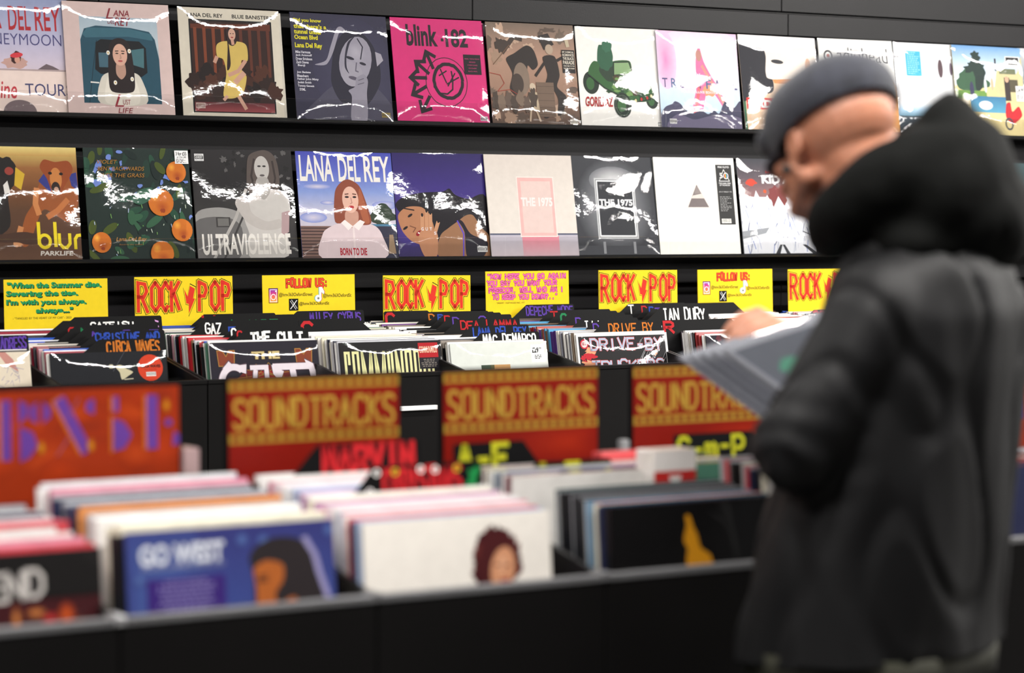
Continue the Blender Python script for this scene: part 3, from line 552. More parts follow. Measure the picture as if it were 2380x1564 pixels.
def c_born(a):
    a.smooth = True
    a.vgrad(0, 0, 1, .75, [(66, 72, 168), (92, 104, 190), (130, 150, 206), (186, 186, 206), (200, 190, 200)])
    for x, y, rx, ry in ((.2, .33, .14, .025), (.9, .5, .14, .04), (.14, .62, .14, .05), (.3, .48, .08, .02)): a.soft(x, y, rx, ry, (206, 200, 214), (132, 146, 204))
    a.blob(.86, .60, .13, .10, (44, 58, 44), 2, .2); a.rect(0, .70, .42, 1, (120, 92, 84)); a.k += 1
    for i in range(10): a.poly([(0, .715 + i * .03), (.4, .715 + i * .03), (.4, .725 + i * .03), (0, .725 + i * .03)], (60, 44, 44), up=False)
    a.rect(.70, .70, 1, 1, (46, 46, 66)); a.rect(.72, .68, 1, .70, (70, 120, 150)); a.poly([(.92, .78), (.96, .78), (.98, .96), (.90, .96)], (150, 126, 100))
    a.text('LANA', .03, .035, .38, .28, (232, 228, 220), .02); a.text('DEL', .43, .035, .66, .28, (232, 228, 220), .02); a.text('REY', .70, .035, .97, .28, (232, 228, 220), .02)
    a.poly([(.20, 1), (.22, .78), (.30, .71), (.46, .655), (.62, .655), (.78, .70), (.85, .80), (.86, 1)], (214, 196, 200))
    a.poly([(.36, .66), (.38, .38), (.46, .28), (.54, .26), (.64, .32), (.70, .48), (.74, .66), (.66, .69), (.50, .66)], (136, 70, 50)); a.poly([(.64, .34), (.69, .5), (.72, .66), (.66, .66), (.62, .5)], (166, 92, 62))
    a.poly([(.48, .56), (.60, .56), (.60, .66), (.54, .72), (.47, .66)], (196, 150, 132)); a.ell(.535, .45, .085, .125, (222, 178, 160)); a.ell(.50, .425, .022, .01, (50, 36, 36)); a.ell(.58, .425, .02, .01, (50, 36, 36)); a.line([(.48, .40), (.52, .395)], .01, (90, 50, 40)); a.line([(.56, .395), (.60, .40)], .01, (90, 50, 40)); a.line([(.54, .43), (.55, .48), (.53, .49)], .008, (180, 130, 116)); a.ell(.54, .52, .03, .014, (176, 40, 50))
    a.poly([(.46, .64), (.54, .70), (.49, .74), (.42, .67)], (236, 226, 224)); a.poly([(.62, .64), (.54, .70), (.60, .74), (.67, .66)], (236, 226, 224)); a.line([(.545, .70), (.545, 1)], .02, (226, 212, 212))
    a.text('BORN TO DIE', .39, .905, .67, .975, (176, 30, 50), .03)
def c_purple(a):
    a.smooth = True
    a.vgrad(0, 0, 1, 1, [(40, 28, 92), (56, 40, 120), (64, 46, 126), (48, 36, 90)]); a.soft(.2, .6, .3, .3, (76, 58, 150), (56, 42, 116))
    a.poly([(0, .50), (.10, .42), (.30, .38), (.52, .37), (.60, .34), (.66, .40), (.80, .44), (1, .42), (1, 1), (.55, 1), (.40, .80), (.1, .62)], (20, 16, 24))
    a.poly([(.56, .72), (.66, .66), (.76, .60), (.84, .60), (.92, .72), (1, .80), (1, 1), (.44, 1), (.46, .8)], (150, 108, 78)); a.poly([(.66, .64), (.73, .76), (.74, 1), (.92, 1), (.98, .86), (.80, .78), (.72, .66)], (24, 18, 34)); a.line([(.66, .65), (.72, .78), (.70, 1)], .014, (90, 70, 190))
    a.poly([(.02, .60), (.12, .52), (.28, .52), (.36, .60), (.40, .72), (.36, .84), (.26, .88), (.14, .84), (.05, .74)], (176, 122, 88)); a.line([(.08, .53), (.20, .55)], .012, (40, 26, 26)); a.ell(.15, .60, .03, .012, (30, 20, 22), -30); a.ell(.09, .72, .03, .012, (30, 20, 22), -30); a.line([(.14, .70), (.20, .72), (.17, .76)], .01, (120, 76, 54)); a.ell(.235, .77, .04, .022, (140, 20, 34), -30); a.line([(.22, .765), (.25, .775)], .012, (236, 226, 220))
    for x0, y0, x1, y1 in ((.27, .74, .28, .60), (.32, .74, .33, .56), (.36, .75, .37, .58), (.40, .78, .45, .66)): a.line([(x0, y0), (x1, y1)], .038, (196, 144, 108)); a.ell(x1, y1 - .005, .012, .018, (20, 14, 20)); 
    a.poly([(.22, .84), (.28, .72), (.42, .76), (.43, .86), (.40, 1), (.28, 1)], (186, 132, 98))
    for i, ch in enumerate('GUTS'): a.text(ch, .26 + i * .045, .715 + (i == 3) * .04, .285 + i * .045, .745 + (i == 3) * .04, (224, 224, 230), .02)
    advisory(a, .86, .90, .11, .055)
def c_neonpink(a):
    a.rect(0, 0, 1, 1, (226, 216, 208)); a.vgrad(0, 0, 1, .78, [(200, 190, 182), (206, 198, 190), (208, 200, 192)]); a.rect(0, .775, 1, .79, (70, 74, 96)); a.vgrad(0, .79, 1, 1, [(170, 166, 178), (176, 168, 176), (184, 172, 178)])
    a.vgrad(.36, .8, .78, 1, [(206, 120, 136), (190, 156, 164)]); a.rect(.345, .215, .77, .81, (230, 206, 200)); a.rect(.355, .225, .76, .80, (216, 166, 162)); a.rect(.39, .26, .73, .77, (208, 184, 178)); a.text('THE 1975', .38, .42, .74, .51, (236, 210, 208), .04)
def c_neondark(a):
    N = (52, 54, 60)
    a.rect(0, 0, 1, 1, N); a.soft(.5, .5, .46, .5, (150, 152, 158), N); a.soft(.5, .24, .28, .14, (214, 214, 216), (112, 114, 120))
    a.rect(.28, .22, .76, .83, (196, 198, 200)); a.rect(.295, .235, .745, .815, (56, 58, 64)); a.rect(.30, .24, .74, .81, (230, 232, 234)); a.rect(.315, .255, .725, .795, (42, 44, 50)); a.text('THE 1975', .32, .43, .72, .50, (216, 218, 222), .05); a.rect(.0, .90, 1, 1, (66, 68, 74)); a.rect(.33, .86, .36, .98, (150, 152, 156)); a.rect(.69, .86, .72, .98, (150, 152, 156))
def c_triangle(a):
    a.rect(0, 0, 1, 1, (238, 236, 230)); L = (206, 200, 190)
    for p in (((0, .24), (.45, .30), (1, .36)), ((0, .48), (.45, .34)), ((.08, .73), (.24, .45)), ((0, .70), (.45, .56), (1, .50)), ((.02, .49), (1, .56)), ((.3, .22), (1, .24))): a.line(list(p), .004, L)
    a.poly([(.51, .26), (.665, .52), (.365, .52)], (216, 208, 202)); a.poly([(.51, .28), (.645, .51), (.385, .51)], (110, 100, 100)); a.poly([(.455, .39), (.57, .37), (.59, .42), (.43, .42)], (206, 196, 190)); a.poly([(.50, .30), (.52, .30), (.56, .37), (.47, .375)], (134, 124, 122))
    a.rect(.765, .07, .965, .69, (34, 34, 34)); a.text('PINK FLOYD', .795, .085, .935, .105, (226, 226, 226), .02)
    a.line([(.865, .12), (.80, .24), (.93, .24), (.865, .12)], .006, (230, 230, 230)); a.text('5', .808, .155, .85, .21, (230, 230, 230)); a.ring(.888, .185, .028, .03, .008, (230, 230, 230))
    for i, c in enumerate(((200, 50, 50), (230, 160, 50), (60, 160, 90), (70, 110, 200))): a.rect(.87 + i * .009, .165, .879 + i * .009, .205, c)
    a.text('THE DARK SIDE', .79, .255, .94, .27, (226, 226, 226), .02); a.text('OF THE MOON', .80, .275, .93, .29, (226, 226, 226), .02); a.text('LIVE AT WEMBLEY 1974', .785, .345, .945, .357, (210, 210, 210)); a.lines(.79, .40, .94, .56, 10, (150, 150, 150), 5, .4); barcode(a, .79, .63, .91, .675, 3)
def c_peaks(a):
    a.vgrad(0, 0, 1, .4, [(60, 62, 70), (96, 84, 92), (150, 110, 110)]); a.rect(0, .4, 1, 1, (220, 222, 230)); R = random.Random(6)
    a.blob(.16, .25, .07, .035, (206, 70, 50), 2); a.blob(.5, .4, .12, .12, (130, 60, 60), 3, .3); a.blob(.33, .34, .02, .02, (206, 90, 50), 5)
    pts = [(0, 1), (0, .36)]; x = 0
    for i in range(15): x = i / 14; pts.append((x, R.uniform(.30, .42) if i % 2 else R.uniform(.46, .56)))
    pts += [(1, 1)]; a.poly(pts, (232, 234, 240))
    a.k += 1
    for i in range(90):
        x, y = R.random(), R.uniform(.45, .9); a.line([(x, y), (x + R.uniform(-.04, .04), y + R.uniform(.04, .13))], R.uniform(.003, .01), ((120, 140, 200), (176, 184, 206), (90, 100, 140), (206, 210, 220))[i % 4], up=False)
    a.poly([(0, .76), (.35, .72), (.3, .78), (0, .84)], (150, 154, 160)); a.poly([(.40, 1), (.47, .9), (.5, .9), (.46, 1)], (50, 52, 58)); a.poly([(.50, .9), (.53, .9), (.60, 1), (.55, 1)], (50, 52, 58)); a.poly([(.76, .9), (.81, .9), (.98, 1), (.90, 1)], (50, 52, 58)); a.line([(.78, .76), (.96, .82)], .01, (60, 60, 66))
    a.text('RADIOHEAD', .36, .125, .60, .15, (190, 50, 46), .03); a.text('KID A', .30, .17, .69, .26, (240, 240, 240), .05)
def c_words(a):
    a.rect(0, 0, 1, 1, (22, 24, 30)); rows = ((('AMNE', (70, 160, 80), .02, .5),), (('HAIL', (230, 160, 40), .02, .55),), (('SIAC', (210, 120, 50), .02, .4),))
    for i, (t, c) in enumerate((('GREEN', (60, 150, 80)), ('TIMES', (90, 140, 210)), ('LOUD', (240, 170, 40)), ('NOW', (226, 120, 50)))): a.text(t, .02, .34 + i * .09, .6, .41 + i * .09, c, .02)
    a.text('RA D', .02, .70, .55, .80, (206, 40, 46), .01); a.text('RADIO', .09, .86, .75, .97, (110, 190, 214), .01); a.line([(.3, .62), (.5, .8)], .006, (110, 120, 200))
def c_darkgreen(a):
    a.vgrad(0, 0, 1, 1, [(60, 80, 84), (30, 44, 40), (50, 60, 40)]); a.blob(.5, .4, .3, .3, (90, 110, 100), 3, .3); a.blob(.3, .85, .2, .08, (160, 170, 80), 4, .3); a.text('LIVE', .2, .7, .8, .85, (206, 206, 196), .01)
# ---- front-of-bin covers
def c_cream(a):
    a.rect(0, 0, 1, 1, (224, 212, 192)); a.poly([(.72, .0), (.80, .0), (.86, .06), (.90, .16), (.80, .10), (.76, .04)], (196, 140, 130)); R = random.Random(3)
    for i in range(14): x, y = R.uniform(.72, .92), R.uniform(.12, .3); a.line([(x, y), (x + R.uniform(-.05, .05), y + R.uniform(-.03, .03)), (x + R.uniform(-.05, .05), y + R.uniform(-.03, .05))], .004, (170, 160, 176))
def c_circa(a):
    a.smooth = True
    a.rect(0, 0, 1, 1, (22, 24, 30)); a.blob(.515, .12, .02, .018, (196, 190, 166), 3); a.poly([(.55, .12), (.60, .11), (.64, .14), (.70, .17), (.66, .20), (.60, .23), (.585, .17)], (200, 192, 160)); a.line([(.53, .16), (.64, .0)], .005, (70, 74, 84)); a.line([(.62, .23), (.70, .225)], .008, (190, 184, 160))
    a.ell(.855, .14, .11, .11, (206, 62, 30)); a.text('CIRCA WAVES', .765, .115, .945, .14, (30, 14, 10), .05); a.text('Never Going Under', .80, .148, .91, .16, (30, 14, 10)); barcode(a, .815, .175, .90, .21, 2)
def c_cult(a):
    a.rect(0, 0, 1, 1, (34, 30, 42)); R = random.Random(2)
    a.ell(.5, .40, .30, .20, (110, 34, 30)); a.ell(.5, .40, .22, .15, (150, 30, 34))
    for i in range(16): a.line([(.5 + .3 * math.cos(i * .4), .4 + .22 * math.sin(i * .4)), (.5 + .3 * math.cos(i * .4 + 2), .4 + .22 * math.sin(i * .4 + 2))], .006, (150, 110, 50))
    for x in (.06, .78): a.poly([(x, .07), (x + .05, .07), (x + .08, .12), (x + .11, .07), (x + .16, .07), (x + .15, .20), (x + .01, .20)], (130, 60, 36)); a.line([(x, .07), (x + .05, .07), (x + .08, .12), (x + .11, .07), (x + .16, .07), (x + .15, .20), (x + .01, .20), (x, .07)], .006, (176, 130, 60))
    Wt = (226, 216, 224); G = (206, 186, 130)
    a.text('THE', .37, .08, .64, .155, (60, 40, 20), .09); a.text('THE', .375, .085, .635, .15, G, .05)
    for c, k in (((90, 70, 80), .012), (Wt, 0)):
        a.ring(.20, .34, .115, .13, .055 + k, c, a0=50, a1=310); a.poly([(.10 - k, .22), (.16, .16 - k), (.20 + k, .20), (.32, .19 - k), (.31 + k, .27), (.22, .24)], c); a.line([(.22, .34), (.32, .34)], .03 + k, c)
        a.line([(.40, .24), (.36, .50)], .04 + k, c); a.line([(.35, .22), (.52, .22)], .04 + k, c); a.line([(.50, .24), (.50, .50)], .04 + k, c); a.line([(.38, .36), (.52, .36)], .03 + k, c)
        a.line([(.56, .22), (.92, .22)], .055 + k, c); a.line([(.74, .22), (.78, .55)], .055 + k, c); a.poly([(.86, .16 - k), (.94 + k, .20), (.97 + k, .30), (.92, .40 + k), (.90, .26)], c); a.poly([(.55 - k, .20), (.66, .26), (.62, .34 + k), (.56, .28)], c)
def c_communards(a):
    a.rect(0, 0, 1, 1, (26, 24, 26)); Cc = (226, 224, 166); x = .05
    for ch, w in zip('COMMUNARDS', (.07, .08, .12, .12, .07, .09, .08, .08, .08, .08)):
        g = {'C': [[(1, .25), (1, 0), (0, 0), (0, 1), (1, 1), (1, .8)]], 'O': [[(0, 0), (1, 0), (1, 1), (0, 1), (0, 0)]], 'M': [[(0, 1), (0, 0), (.5, .8), (1, 0), (1, 1)]], 'U': [[(0, 0), (0, 1), (1, 1), (1, 0)]], 'N': [[(0, 1), (0, 0), (1, 1), (1, 0)]], 'A': [[(0, 1), (0, 0), (1, 0), (1, 1)], [(0, .5), (1, .5)]], 'R': [[(1, 1), (1, 0), (0, 0), (0, .5), (1, .5)], [(.6, .5), (0, 1)]], 'D': [[(0, 0), (0, 1), (1, 1), (1, 0), (0, 0)]], 'S': [[(1, .2), (1, 0), (0, 0), (0, .5), (1, .5), (1, 1), (0, 1), (0, .8)]]}[ch]
        for pl in g: a.line([(x + p[0] * (w - .035), .09 + p[1] * .42) for p in pl], .023, Cc)
        x += w + .007
    a.rect(.77, .02, .965, .15, (176, 26, 34)); a.text('COMMUNARDS', .78, .05, .955, .11, (230, 200, 170), .02); a.rect(.77, .15, .965, .25, (30, 28, 34)); a.lines(.79, .165, .95, .24, 5, (150, 140, 130), 3, .4, 'c')
def c_white29(a):
    a.rect(0, 0, 1, 1, (216, 220, 214)); a.rect(.30, .20, .60, .8, (60, 76, 60)); a.rect(.42, .20, .60, .8, (196, 150, 96)); a.rect(.40, .20, .435, .8, (92, 90, 56)); a.line([(.42, .26), (.59, .25)], .006, (166, 120, 76))
    a.rect(.83, .03, .97, .19, (244, 244, 242)); a.text('£29', .84, .055, .91, .105, (20, 20, 20), .04); a.text('99', .915, .055, .94, .075, (20, 20, 20), .02); a.lines(.85, .125, .96, .165, 3, (60, 60, 60), 4, .5, 'c')
def c_drive(a):
    a.smooth = True
    a.rect(0, 0, 1, 1, (232, 230, 228)); a.rect(.02, .02, .975, 1, (32, 30, 32)); R = random.Random(8)
    for i in range(14): a.blob(R.choice((R.uniform(.03, .14), R.uniform(.8, .95))), R.uniform(.15, .5), R.uniform(.02, .07), R.uniform(.02, .05), ((190, 36, 50), (226, 160, 120), (30, 28, 50))[i % 3], i, .4)
    a.ell(.08, .09, .045, .045, (190, 40, 60)); a.ell(.08, .09, .032, .032, (226, 206, 206)); a.lines(.055, .075, .105, .105, 2, (150, 40, 50), 3)
    a.hand('DRIVE-BY', .15, .05, .93, .15, (176, 186, 206), .020, (196, 66, 60), .004, .08, 3); a.hand('TRUCKERS', .15, .25, .93, .35, (176, 186, 206), .020, (196, 66, 60), .004, .08, 5)
    for i in range(26): x, y = R.uniform(.7, .97), R.uniform(.02, .3); a.line([(x, y), (x - .06, y + .09)], .002, (206, 206, 210))
def c_darkred(a):
    a.rect(0, 0, 1, 1, (30, 24, 38)); R = random.Random(8)
    for i in range(20): a.blob(R.uniform(0, 1), R.uniform(0, .5), .03, .03, ((150, 34, 50), (60, 30, 60), (90, 30, 44))[i % 3], i, .4)
    a.text('LIVE', .3, .1, .8, .3, (150, 40, 60), .02)
def c_west(a):
    a.smooth = True
    a.vgrad(0, 0, 1, 1, [(62, 64, 128), (68, 82, 152), (70, 74, 140), (48, 48, 102)]); a.soft(.12, .3, .3, .4, (80, 104, 172), (66, 76, 142)); R = random.Random(7)
    for i in range(20): x, y = R.random(), R.random(); a.soft(x, y, .03, .03, (100, 128, 190), (64, 74, 138))
    a.vs = .58
    a.text('GO WEST', .06, .10, .46, .26, (236, 240, 250), .04); a.text('INDIAN SUMMER REVISITED', .07, .25, .46, .29, (150, 156, 196), .02)
    a.rect(.09, .36, .46, .68, (66, 44, 126)); a.lines(.13, .38, .42, .62, 7, (150, 140, 196), 4, .45, 'c')
    a.poly([(.58, .25), (.62, .16), (.70, .11), (.80, .12), (.88, .20), (.92, .36), (.96, .56), (.90, .9), (.62, .9), (.60, .42)], (52, 46, 48)); a.poly([(.60, .34), (.66, .28), (.74, .32), (.74, .44), (.70, .54), (.72, .62), (.80, .58), (.84, .9), (.62, .9), (.61, .5)], (190, 106, 50)); a.ell(.64, .43, .03, .012, (60, 40, 40)); a.line([(.615, .40), (.67, .395)], .015, (50, 36, 36))
    a.line([(.85, .12), (.90, .26), (.92, .40), (.96, .60)], .03, (166, 160, 206))
def c_whitewoman(a):
    a.smooth = True
    a.rect(0, 0, 1, 1, (236, 230, 222)); cx, cy = .70, .24
    R = random.Random(9)
    for i in range(26): t = R.uniform(2.2, 6.9); a.blob(cx + .10 * math.cos(t), cy + .13 * math.sin(t) - .01, .035, .04, ((66, 26, 30), (92, 40, 38))[i % 2], i, .3)
    a.ell(cx + .01, cy - .02, .105, .14, (72, 30, 32)); a.ell(cx + .03, cy + .02, .066, .105, (206, 146, 110), 12); a.soft(cx + .03, cy - .0, .04, .06, (224, 170, 136), (206, 146, 110)); a.ell(cx + .0, cy + .0, .014, .007, (60, 30, 30)); a.ell(cx + .055, cy + .005, .012, .007, (60, 30, 30)); a.ell(cx + .04, cy + .075, .025, .01, (150, 50, 50)); a.line([(cx + .035, cy), (cx + .045, cy + .04)], .008, (180, 116, 84))
    a.poly([(.60, .46), (.68, .37), (.74, .39), (.84, .46), (.88, 1), (.56, 1)], (226, 200, 190)); a.poly([(.64, .46), (.80, .45), (.82, 1), (.62, 1)], (150, 40, 46))
def c_yellowfig(a):
    a.smooth = True
    a.rect(0, 0, 1, 1, (18, 17, 18)); a.vs = .48; a.poly([(u - .17, v) for u, v in ((.615, .14), (.64, .14), (.66, .26), (.68, .34), (.70, .48), (.76, .58), (.78, .9), (.62, .9), (.61, .60), (.62, .48), (.60, .40), (.61, .30), (.62, .24))], (226, 156, 30)); a.line([(.43, .36), (.49, .34)], .02, (226, 156, 30))
def c_headflame(a):
    a.smooth = True
    a.rect(0, 0, 1, .22, (32, 30, 30)); a.rect(0, .2, 1, 1, (70, 30, 34)); R = random.Random(5)
    for i in range(34): a.soft(R.random(), R.uniform(.24, .50), R.uniform(.02, .05), R.uniform(.02, .06), ((226, 96, 36), (220, 60, 60), (236, 150, 80), (206, 90, 90))[i % 4], (96, 36, 36))
    a.rect(0, 0, 1, .195, (32, 30, 30)); a.hand('LEGEND', .24, .075, .74, .185, (214, 208, 204), .020, None, 0, .12, 4, 1.2)
# ---- shop boards
YEL = (236, 206, 36)
def b_rock(a):
    a.rect(0, 0, 1, 1, YEL); R_ = (216, 54, 38); K = (24, 18, 14)
    g = {'R': [[(0, 1), (0, 0), (.7, .05), (.9, .3), (.6, .5), (0, .5)], [(.35, .5), (.95, 1.02)]], 'O': [[(.5, 0), (.05, .2), (.05, .8), (.5, 1), (.95, .8), (.95, .2), (.5, 0)]], 'C': [[(.95, .22), (.55, 0), (.1, .25), (.1, .8), (.5, 1), (.75, .85)]], 'K': [[(.1, 1), (.1, 0)], [(.95, 0), (.1, .5)], [(.4, .4), (.95, .95)]], 'P': [[(.1, 1), (.1, 0), (.8, .1), (.95, .3), (.7, .5), (.1, .5)]]}
    st = []
    for ch, x, w in (('R', .035, .095), ('O', .165, .085), ('C', .265, .085), ('K', .36, .09), ('P', .645, .085), ('O', .775, .085), ('P', .885, .085)):
        for pl in g[ch]: st.append([(x + p[0] * w, .055 + p[1] * .265) for p in pl])
    for w, c in ((.060, K), (.047, YEL), (.034, R_)):
        a.k += 1
        for pl in st: a.line(pl, w, c, up=False, cap=w * .4)
    bolt = [(.56, .09), (.615, .10), (.595, .22), (.62, .22), (.545, .34), (.55, .255), (.475, .14), (.52, .17), (.54, .19)]
    bolt = [(.50, .12), (.535, .19), (.56, .09), (.61, .115), (.59, .21), (.61, .21), (.545, .35), (.545, .26), (.52, .255)]
    c_ = (.555, .2)
    for k, c in ((1.22, K), (1.14, YEL), (1.0, R_)): a.poly([(c_[0] + (p[0] - c_[0]) * k, c_[1] + (p[1] - c_[1]) * k) for p in bolt], c)
def b_quote1(a):
    a.rect(0, 0, 1, 1, YEL)
    for i, (t, x0, x1) in enumerate((('"When the Summer dies,', .03, .94), ('Severing the ties,', .02, .71), ("I'm with you always,", .02, .79), ('always..."', .30, .66))):
        y = .025 + i * .078
        a.text(t, x0 + .005, y + .006, x1 + .005, y + .072, (20, 40, 24), .06); a.text(t, x0, y, x1, y + .064, (34, 146, 88), .045)
    a.text('- "TANGLED BY THE HEART OF MY CAR" - 2023', .08, .345, .64, .365, (60, 50, 20))
def b_quote2(a):
    a.rect(0, 0, 1, 1, YEL)
    for i, (t, x0, x1) in enumerate((('"NOW HERE YOU GO AGAIN', .02, .96), ('YOU SAY YOU WANT YOUR', .02, .85), ('FREEDOM. WELL WHO AM I', .04, .93), ('TO KEEP YOU DOWN?.."', .08, .86))):
        y = .03 + i * .070; a.hand(t, x0, y, x1, y + .046, (236, 100, 172), .0145, (110, 30, 66), .003, .06, i)
    a.text('- "DREAMS" - FLEETWOOD MAC, 1977', .11, .315, .46, .335, (50, 44, 20))
def b_follow(a):
    a.rect(0, 0, 1, 1, YEL); a.hand('FOLLOW US:', .26, .04, .70, .115, (226, 70, 40), .018, (96, 30, 16), .004, .08, 2)
    a.rect(.065, .125, .165, .27, (40, 24, 40)); a.vgrad(.07, .13, .16, .265, [(110, 60, 170), (200, 60, 130), (236, 120, 60), (240, 180, 90)]); a.ring(.115, .21, .024, .026, .008, (240, 230, 236)); a.rect(.135, .148, .147, .162, (240, 230, 236)); a.line([(.08, .14), (.15, .14), (.15, .255), (.08, .255), (.08, .14)], .006, (240, 230, 236))
    a.text('@hmv363OxfordStreet', .175, .17, .535, .215, (24, 20, 18), .01, .05); a.text('@hmv363OxfordSt', .65, .185, .96, .23, (24, 20, 18), .01, .05); a.text('@hmv363OxfordSt', .39, .262, .715, .302, (24, 20, 18), .01, .05)
    for dx, c in ((-.006, (60, 180, 190)), (.006, (190, 60, 90)), (0, (236, 232, 230))): a.line([(.62 + dx, .12), (.62 + dx, .225)], .024, c); a.ell(.598 + dx, .23, .036, .034, c); a.poly([(.61 + dx, .12), (.64 + dx, .12), (.665 + dx, .165), (.66 + dx, .19), (.63 + dx, .17)], c)
    a.ell(.598, .23, .012, .011, (120, 120, 110))
    a.rect(.28, .23, .38, .345, (18, 18, 18)); a.line([(.30, .245), (.36, .33)], .022, (230, 230, 230)); a.line([(.30, .245), (.36, .33)], .012, (18, 18, 18)); a.line([(.365, .245), (.295, .33)], .008, (230, 230, 230))
def b_sound(a):
    a.rect(0, 0, 1, 1, (120, 20, 11)); Yg = (150, 118, 42); a.soft(.8, .75, .35, .2, (150, 36, 14), (120, 20, 11))
    for y in (.0, .50): 
        a.rect(0, y, 1, y + .10, Yg); a.k += 1
        for i in range(17): a.poly([(.02 + i * .058, y + .03), (.055 + i * .058, y + .03), (.055 + i * .058, y + .075), (.02 + i * .058, y + .075)], (112, 22, 14), up=False)
        a.k += 1
        a.poly([(0, y + .0), (1, y + .0), (1, y + .008), (0, y + .008)], (140, 76, 26), up=False)
    a.hand('SOUNDTRACKS', .03, .185, .97, .455, (164, 130, 50), .020, None, 0, .02, 3, 1.42)
def b_box(a):
    a.rect(0, 0, 1, 1, (142, 44, 14)); R = random.Random(4)
    for i in range(26): a.soft(R.random(), R.random(), R.uniform(.08, .2), R.uniform(.08, .2), ((158, 50, 14), (122, 38, 18), (166, 60, 18))[i % 3], (142, 44, 14))
    O = (180, 96, 28); Pp = (92, 56, 136)
    def bar(p, w): a.line([(x - .016, y) for x, y in p], w, O); a.line(p, w, Pp)
    bar([(.08, .08), (.08, .62)], .05); a.poly([(.145, .08), (.19, .12), (.195, .22), (.145, .30)], Pp); a.poly([(.15, .32), (.22, .38), (.24, .50), (.20, .60), (.15, .64)], Pp)
    a.poly([(.24, .10), (.24, .30), (.205, .26), (.20, .16)], Pp); a.poly([(.27, .10), (.31, .16), (.31, .24), (.27, .30)], Pp); bar([(.355, .08), (.50, .58)], .06); a.line([(.42, .40), (.34, .60)], .008, (130, 70, 90)); a.line([(.46, .08), (.40, .26)], .008, (130, 70, 90))
    a.poly([(.54, .09), (.54, .24), (.495, .20), (.50, .12)], Pp); bar([(.655, .08), (.655, .22)], .03); a.poly([(.64, .28), (.70, .32), (.74, .44), (.70, .56), (.64, .58)], Pp); a.line([(.63, .26), (.63, .60)], .014, O); bar([(.85, .08), (.85, .58)], .06)
    a.ell(.94, .34, .02, .035, Pp); a.poly([(.97, .42), (1, .46), (1, .54), (.96, .56)], Pp)
    for x, y in ((.26, .52), (.52, .52), (.93, .18)): a.soft(x, y, .022, .07, (180, 130, 26), (150, 56, 16))
ORD = 'first second third fourth fifth sixth seventh eighth ninth tenth eleventh twelfth thirteenth fourteenth fifteenth sixteenth seventeenth eighteenth nineteenth twentieth'.split()
ORD += ['twenty-' + o_ for o_ in ORD[:9]] + ['thirtieth'] + ['thirty-' + o_ for o_ in ORD[:9]]
# ------------------------------------------------------------------ the setting
WY = 6.40          # face of the slat wall
def struct(o): o['kind'] = 'structure'; return o
fl = struct(box('floor', (-3, -4, -0.05), (13, 6.6, 0), M['floor']))
ce = struct(box('ceiling', (-3, -4, 3.0), (13, 6.6, 3.05), M['ceil']))
wb = struct(box('wall_back', (-3, WY + 0.018, 0), (13, 6.6, 3.0), M['groove']))
# planks of the slat wall: 1.2 m wide panels, boards with dark grooves between
PX0 = onY(1819, 50, WY).x % 1.2
zz = [(z, z + 0.097) for z in [1.255 - 0.105 * i for i in range(1, 6)]]
zz += [(1.447 + 0.105 * k, 1.447 + 0.105 * k + 0.097) for k in (0, 1)]
zz += [(1.752 + 0.105 * k - 0.0, 1.752 + 0.105 * k + 0.097) for k in (0, 1, 2)]
smesh = {}
for z0, z1 in zz + [(1.352, 1.44)]:
    for i in range(0, 8):
        x = PX0 + 1.2 * (i - 1) + 1.2
        if x > 7.6: continue
        h = round(z1 - z0, 4)
        if h not in smesh:
            smesh[h] = boxmesh(0.0008, -0.018, 0, 1.1992, 0.0, h, bevel=0.002, name='slat'); smesh[h].materials.append(M['slat'])
        newobj('slat', smesh[h], wb, (x, WY + 0.018, z0))
for i in range(0, 8):      # tall plain panels above the upper seam
    x = PX0 + 1.2 * i
    if x > 7.6: continue
    newobj('panel', boxmesh(0.001, -0.012, 0, 1.199, 0.0, 0.80, bevel=0.002, name='panel'), wb, (x, WY + 0.018, 2.142), M['slat'])

# ceiling lamps (housings above the light sources)
def lamp(x, y, z, sx, sy, lab, cat='lamp', grp=None):
    e = empty('linear_lamp' if sx > 1 else 'ceiling_panel_lamp', (x, y, z)); tag(e, lab, cat, grp)
    newobj('housing', boxmesh(-sx / 2 - .02, -sy / 2 - .02, .012, sx / 2 + .02, sy / 2 + .02, .07, .004, 'housing'), e, None, M['lampbody'])
    newobj('diffuser', boxmesh(-sx / 2, -sy / 2, .006, sx / 2, sy / 2, .013, 0, 'diffuser'), e, None, M['lampglow'])
for l in LAMPS: lamp(l[0], l[1], l[2], l[3], l[4], 'slim linear ceiling lamp above the frame, ' + ('over the wall aisle' if l[1] > 4 else 'over the island rack' if l[1] > 0 else 'behind the viewer') + ', %s from the left' % ORD[sorted(q[0] for q in LAMPS if q[1] == l[1]).index(l[0])], grp='linear ceiling lamps')
for l in PANELS: lamp(l[0], l[1], l[2], l[3], l[4], 'square ceiling panel lamp above the frame to the right, ' + ORD[sorted((q[0], q[1]) for q in PANELS).index((l[0], l[1]))] + ' from the left', grp='square ceiling lamps')

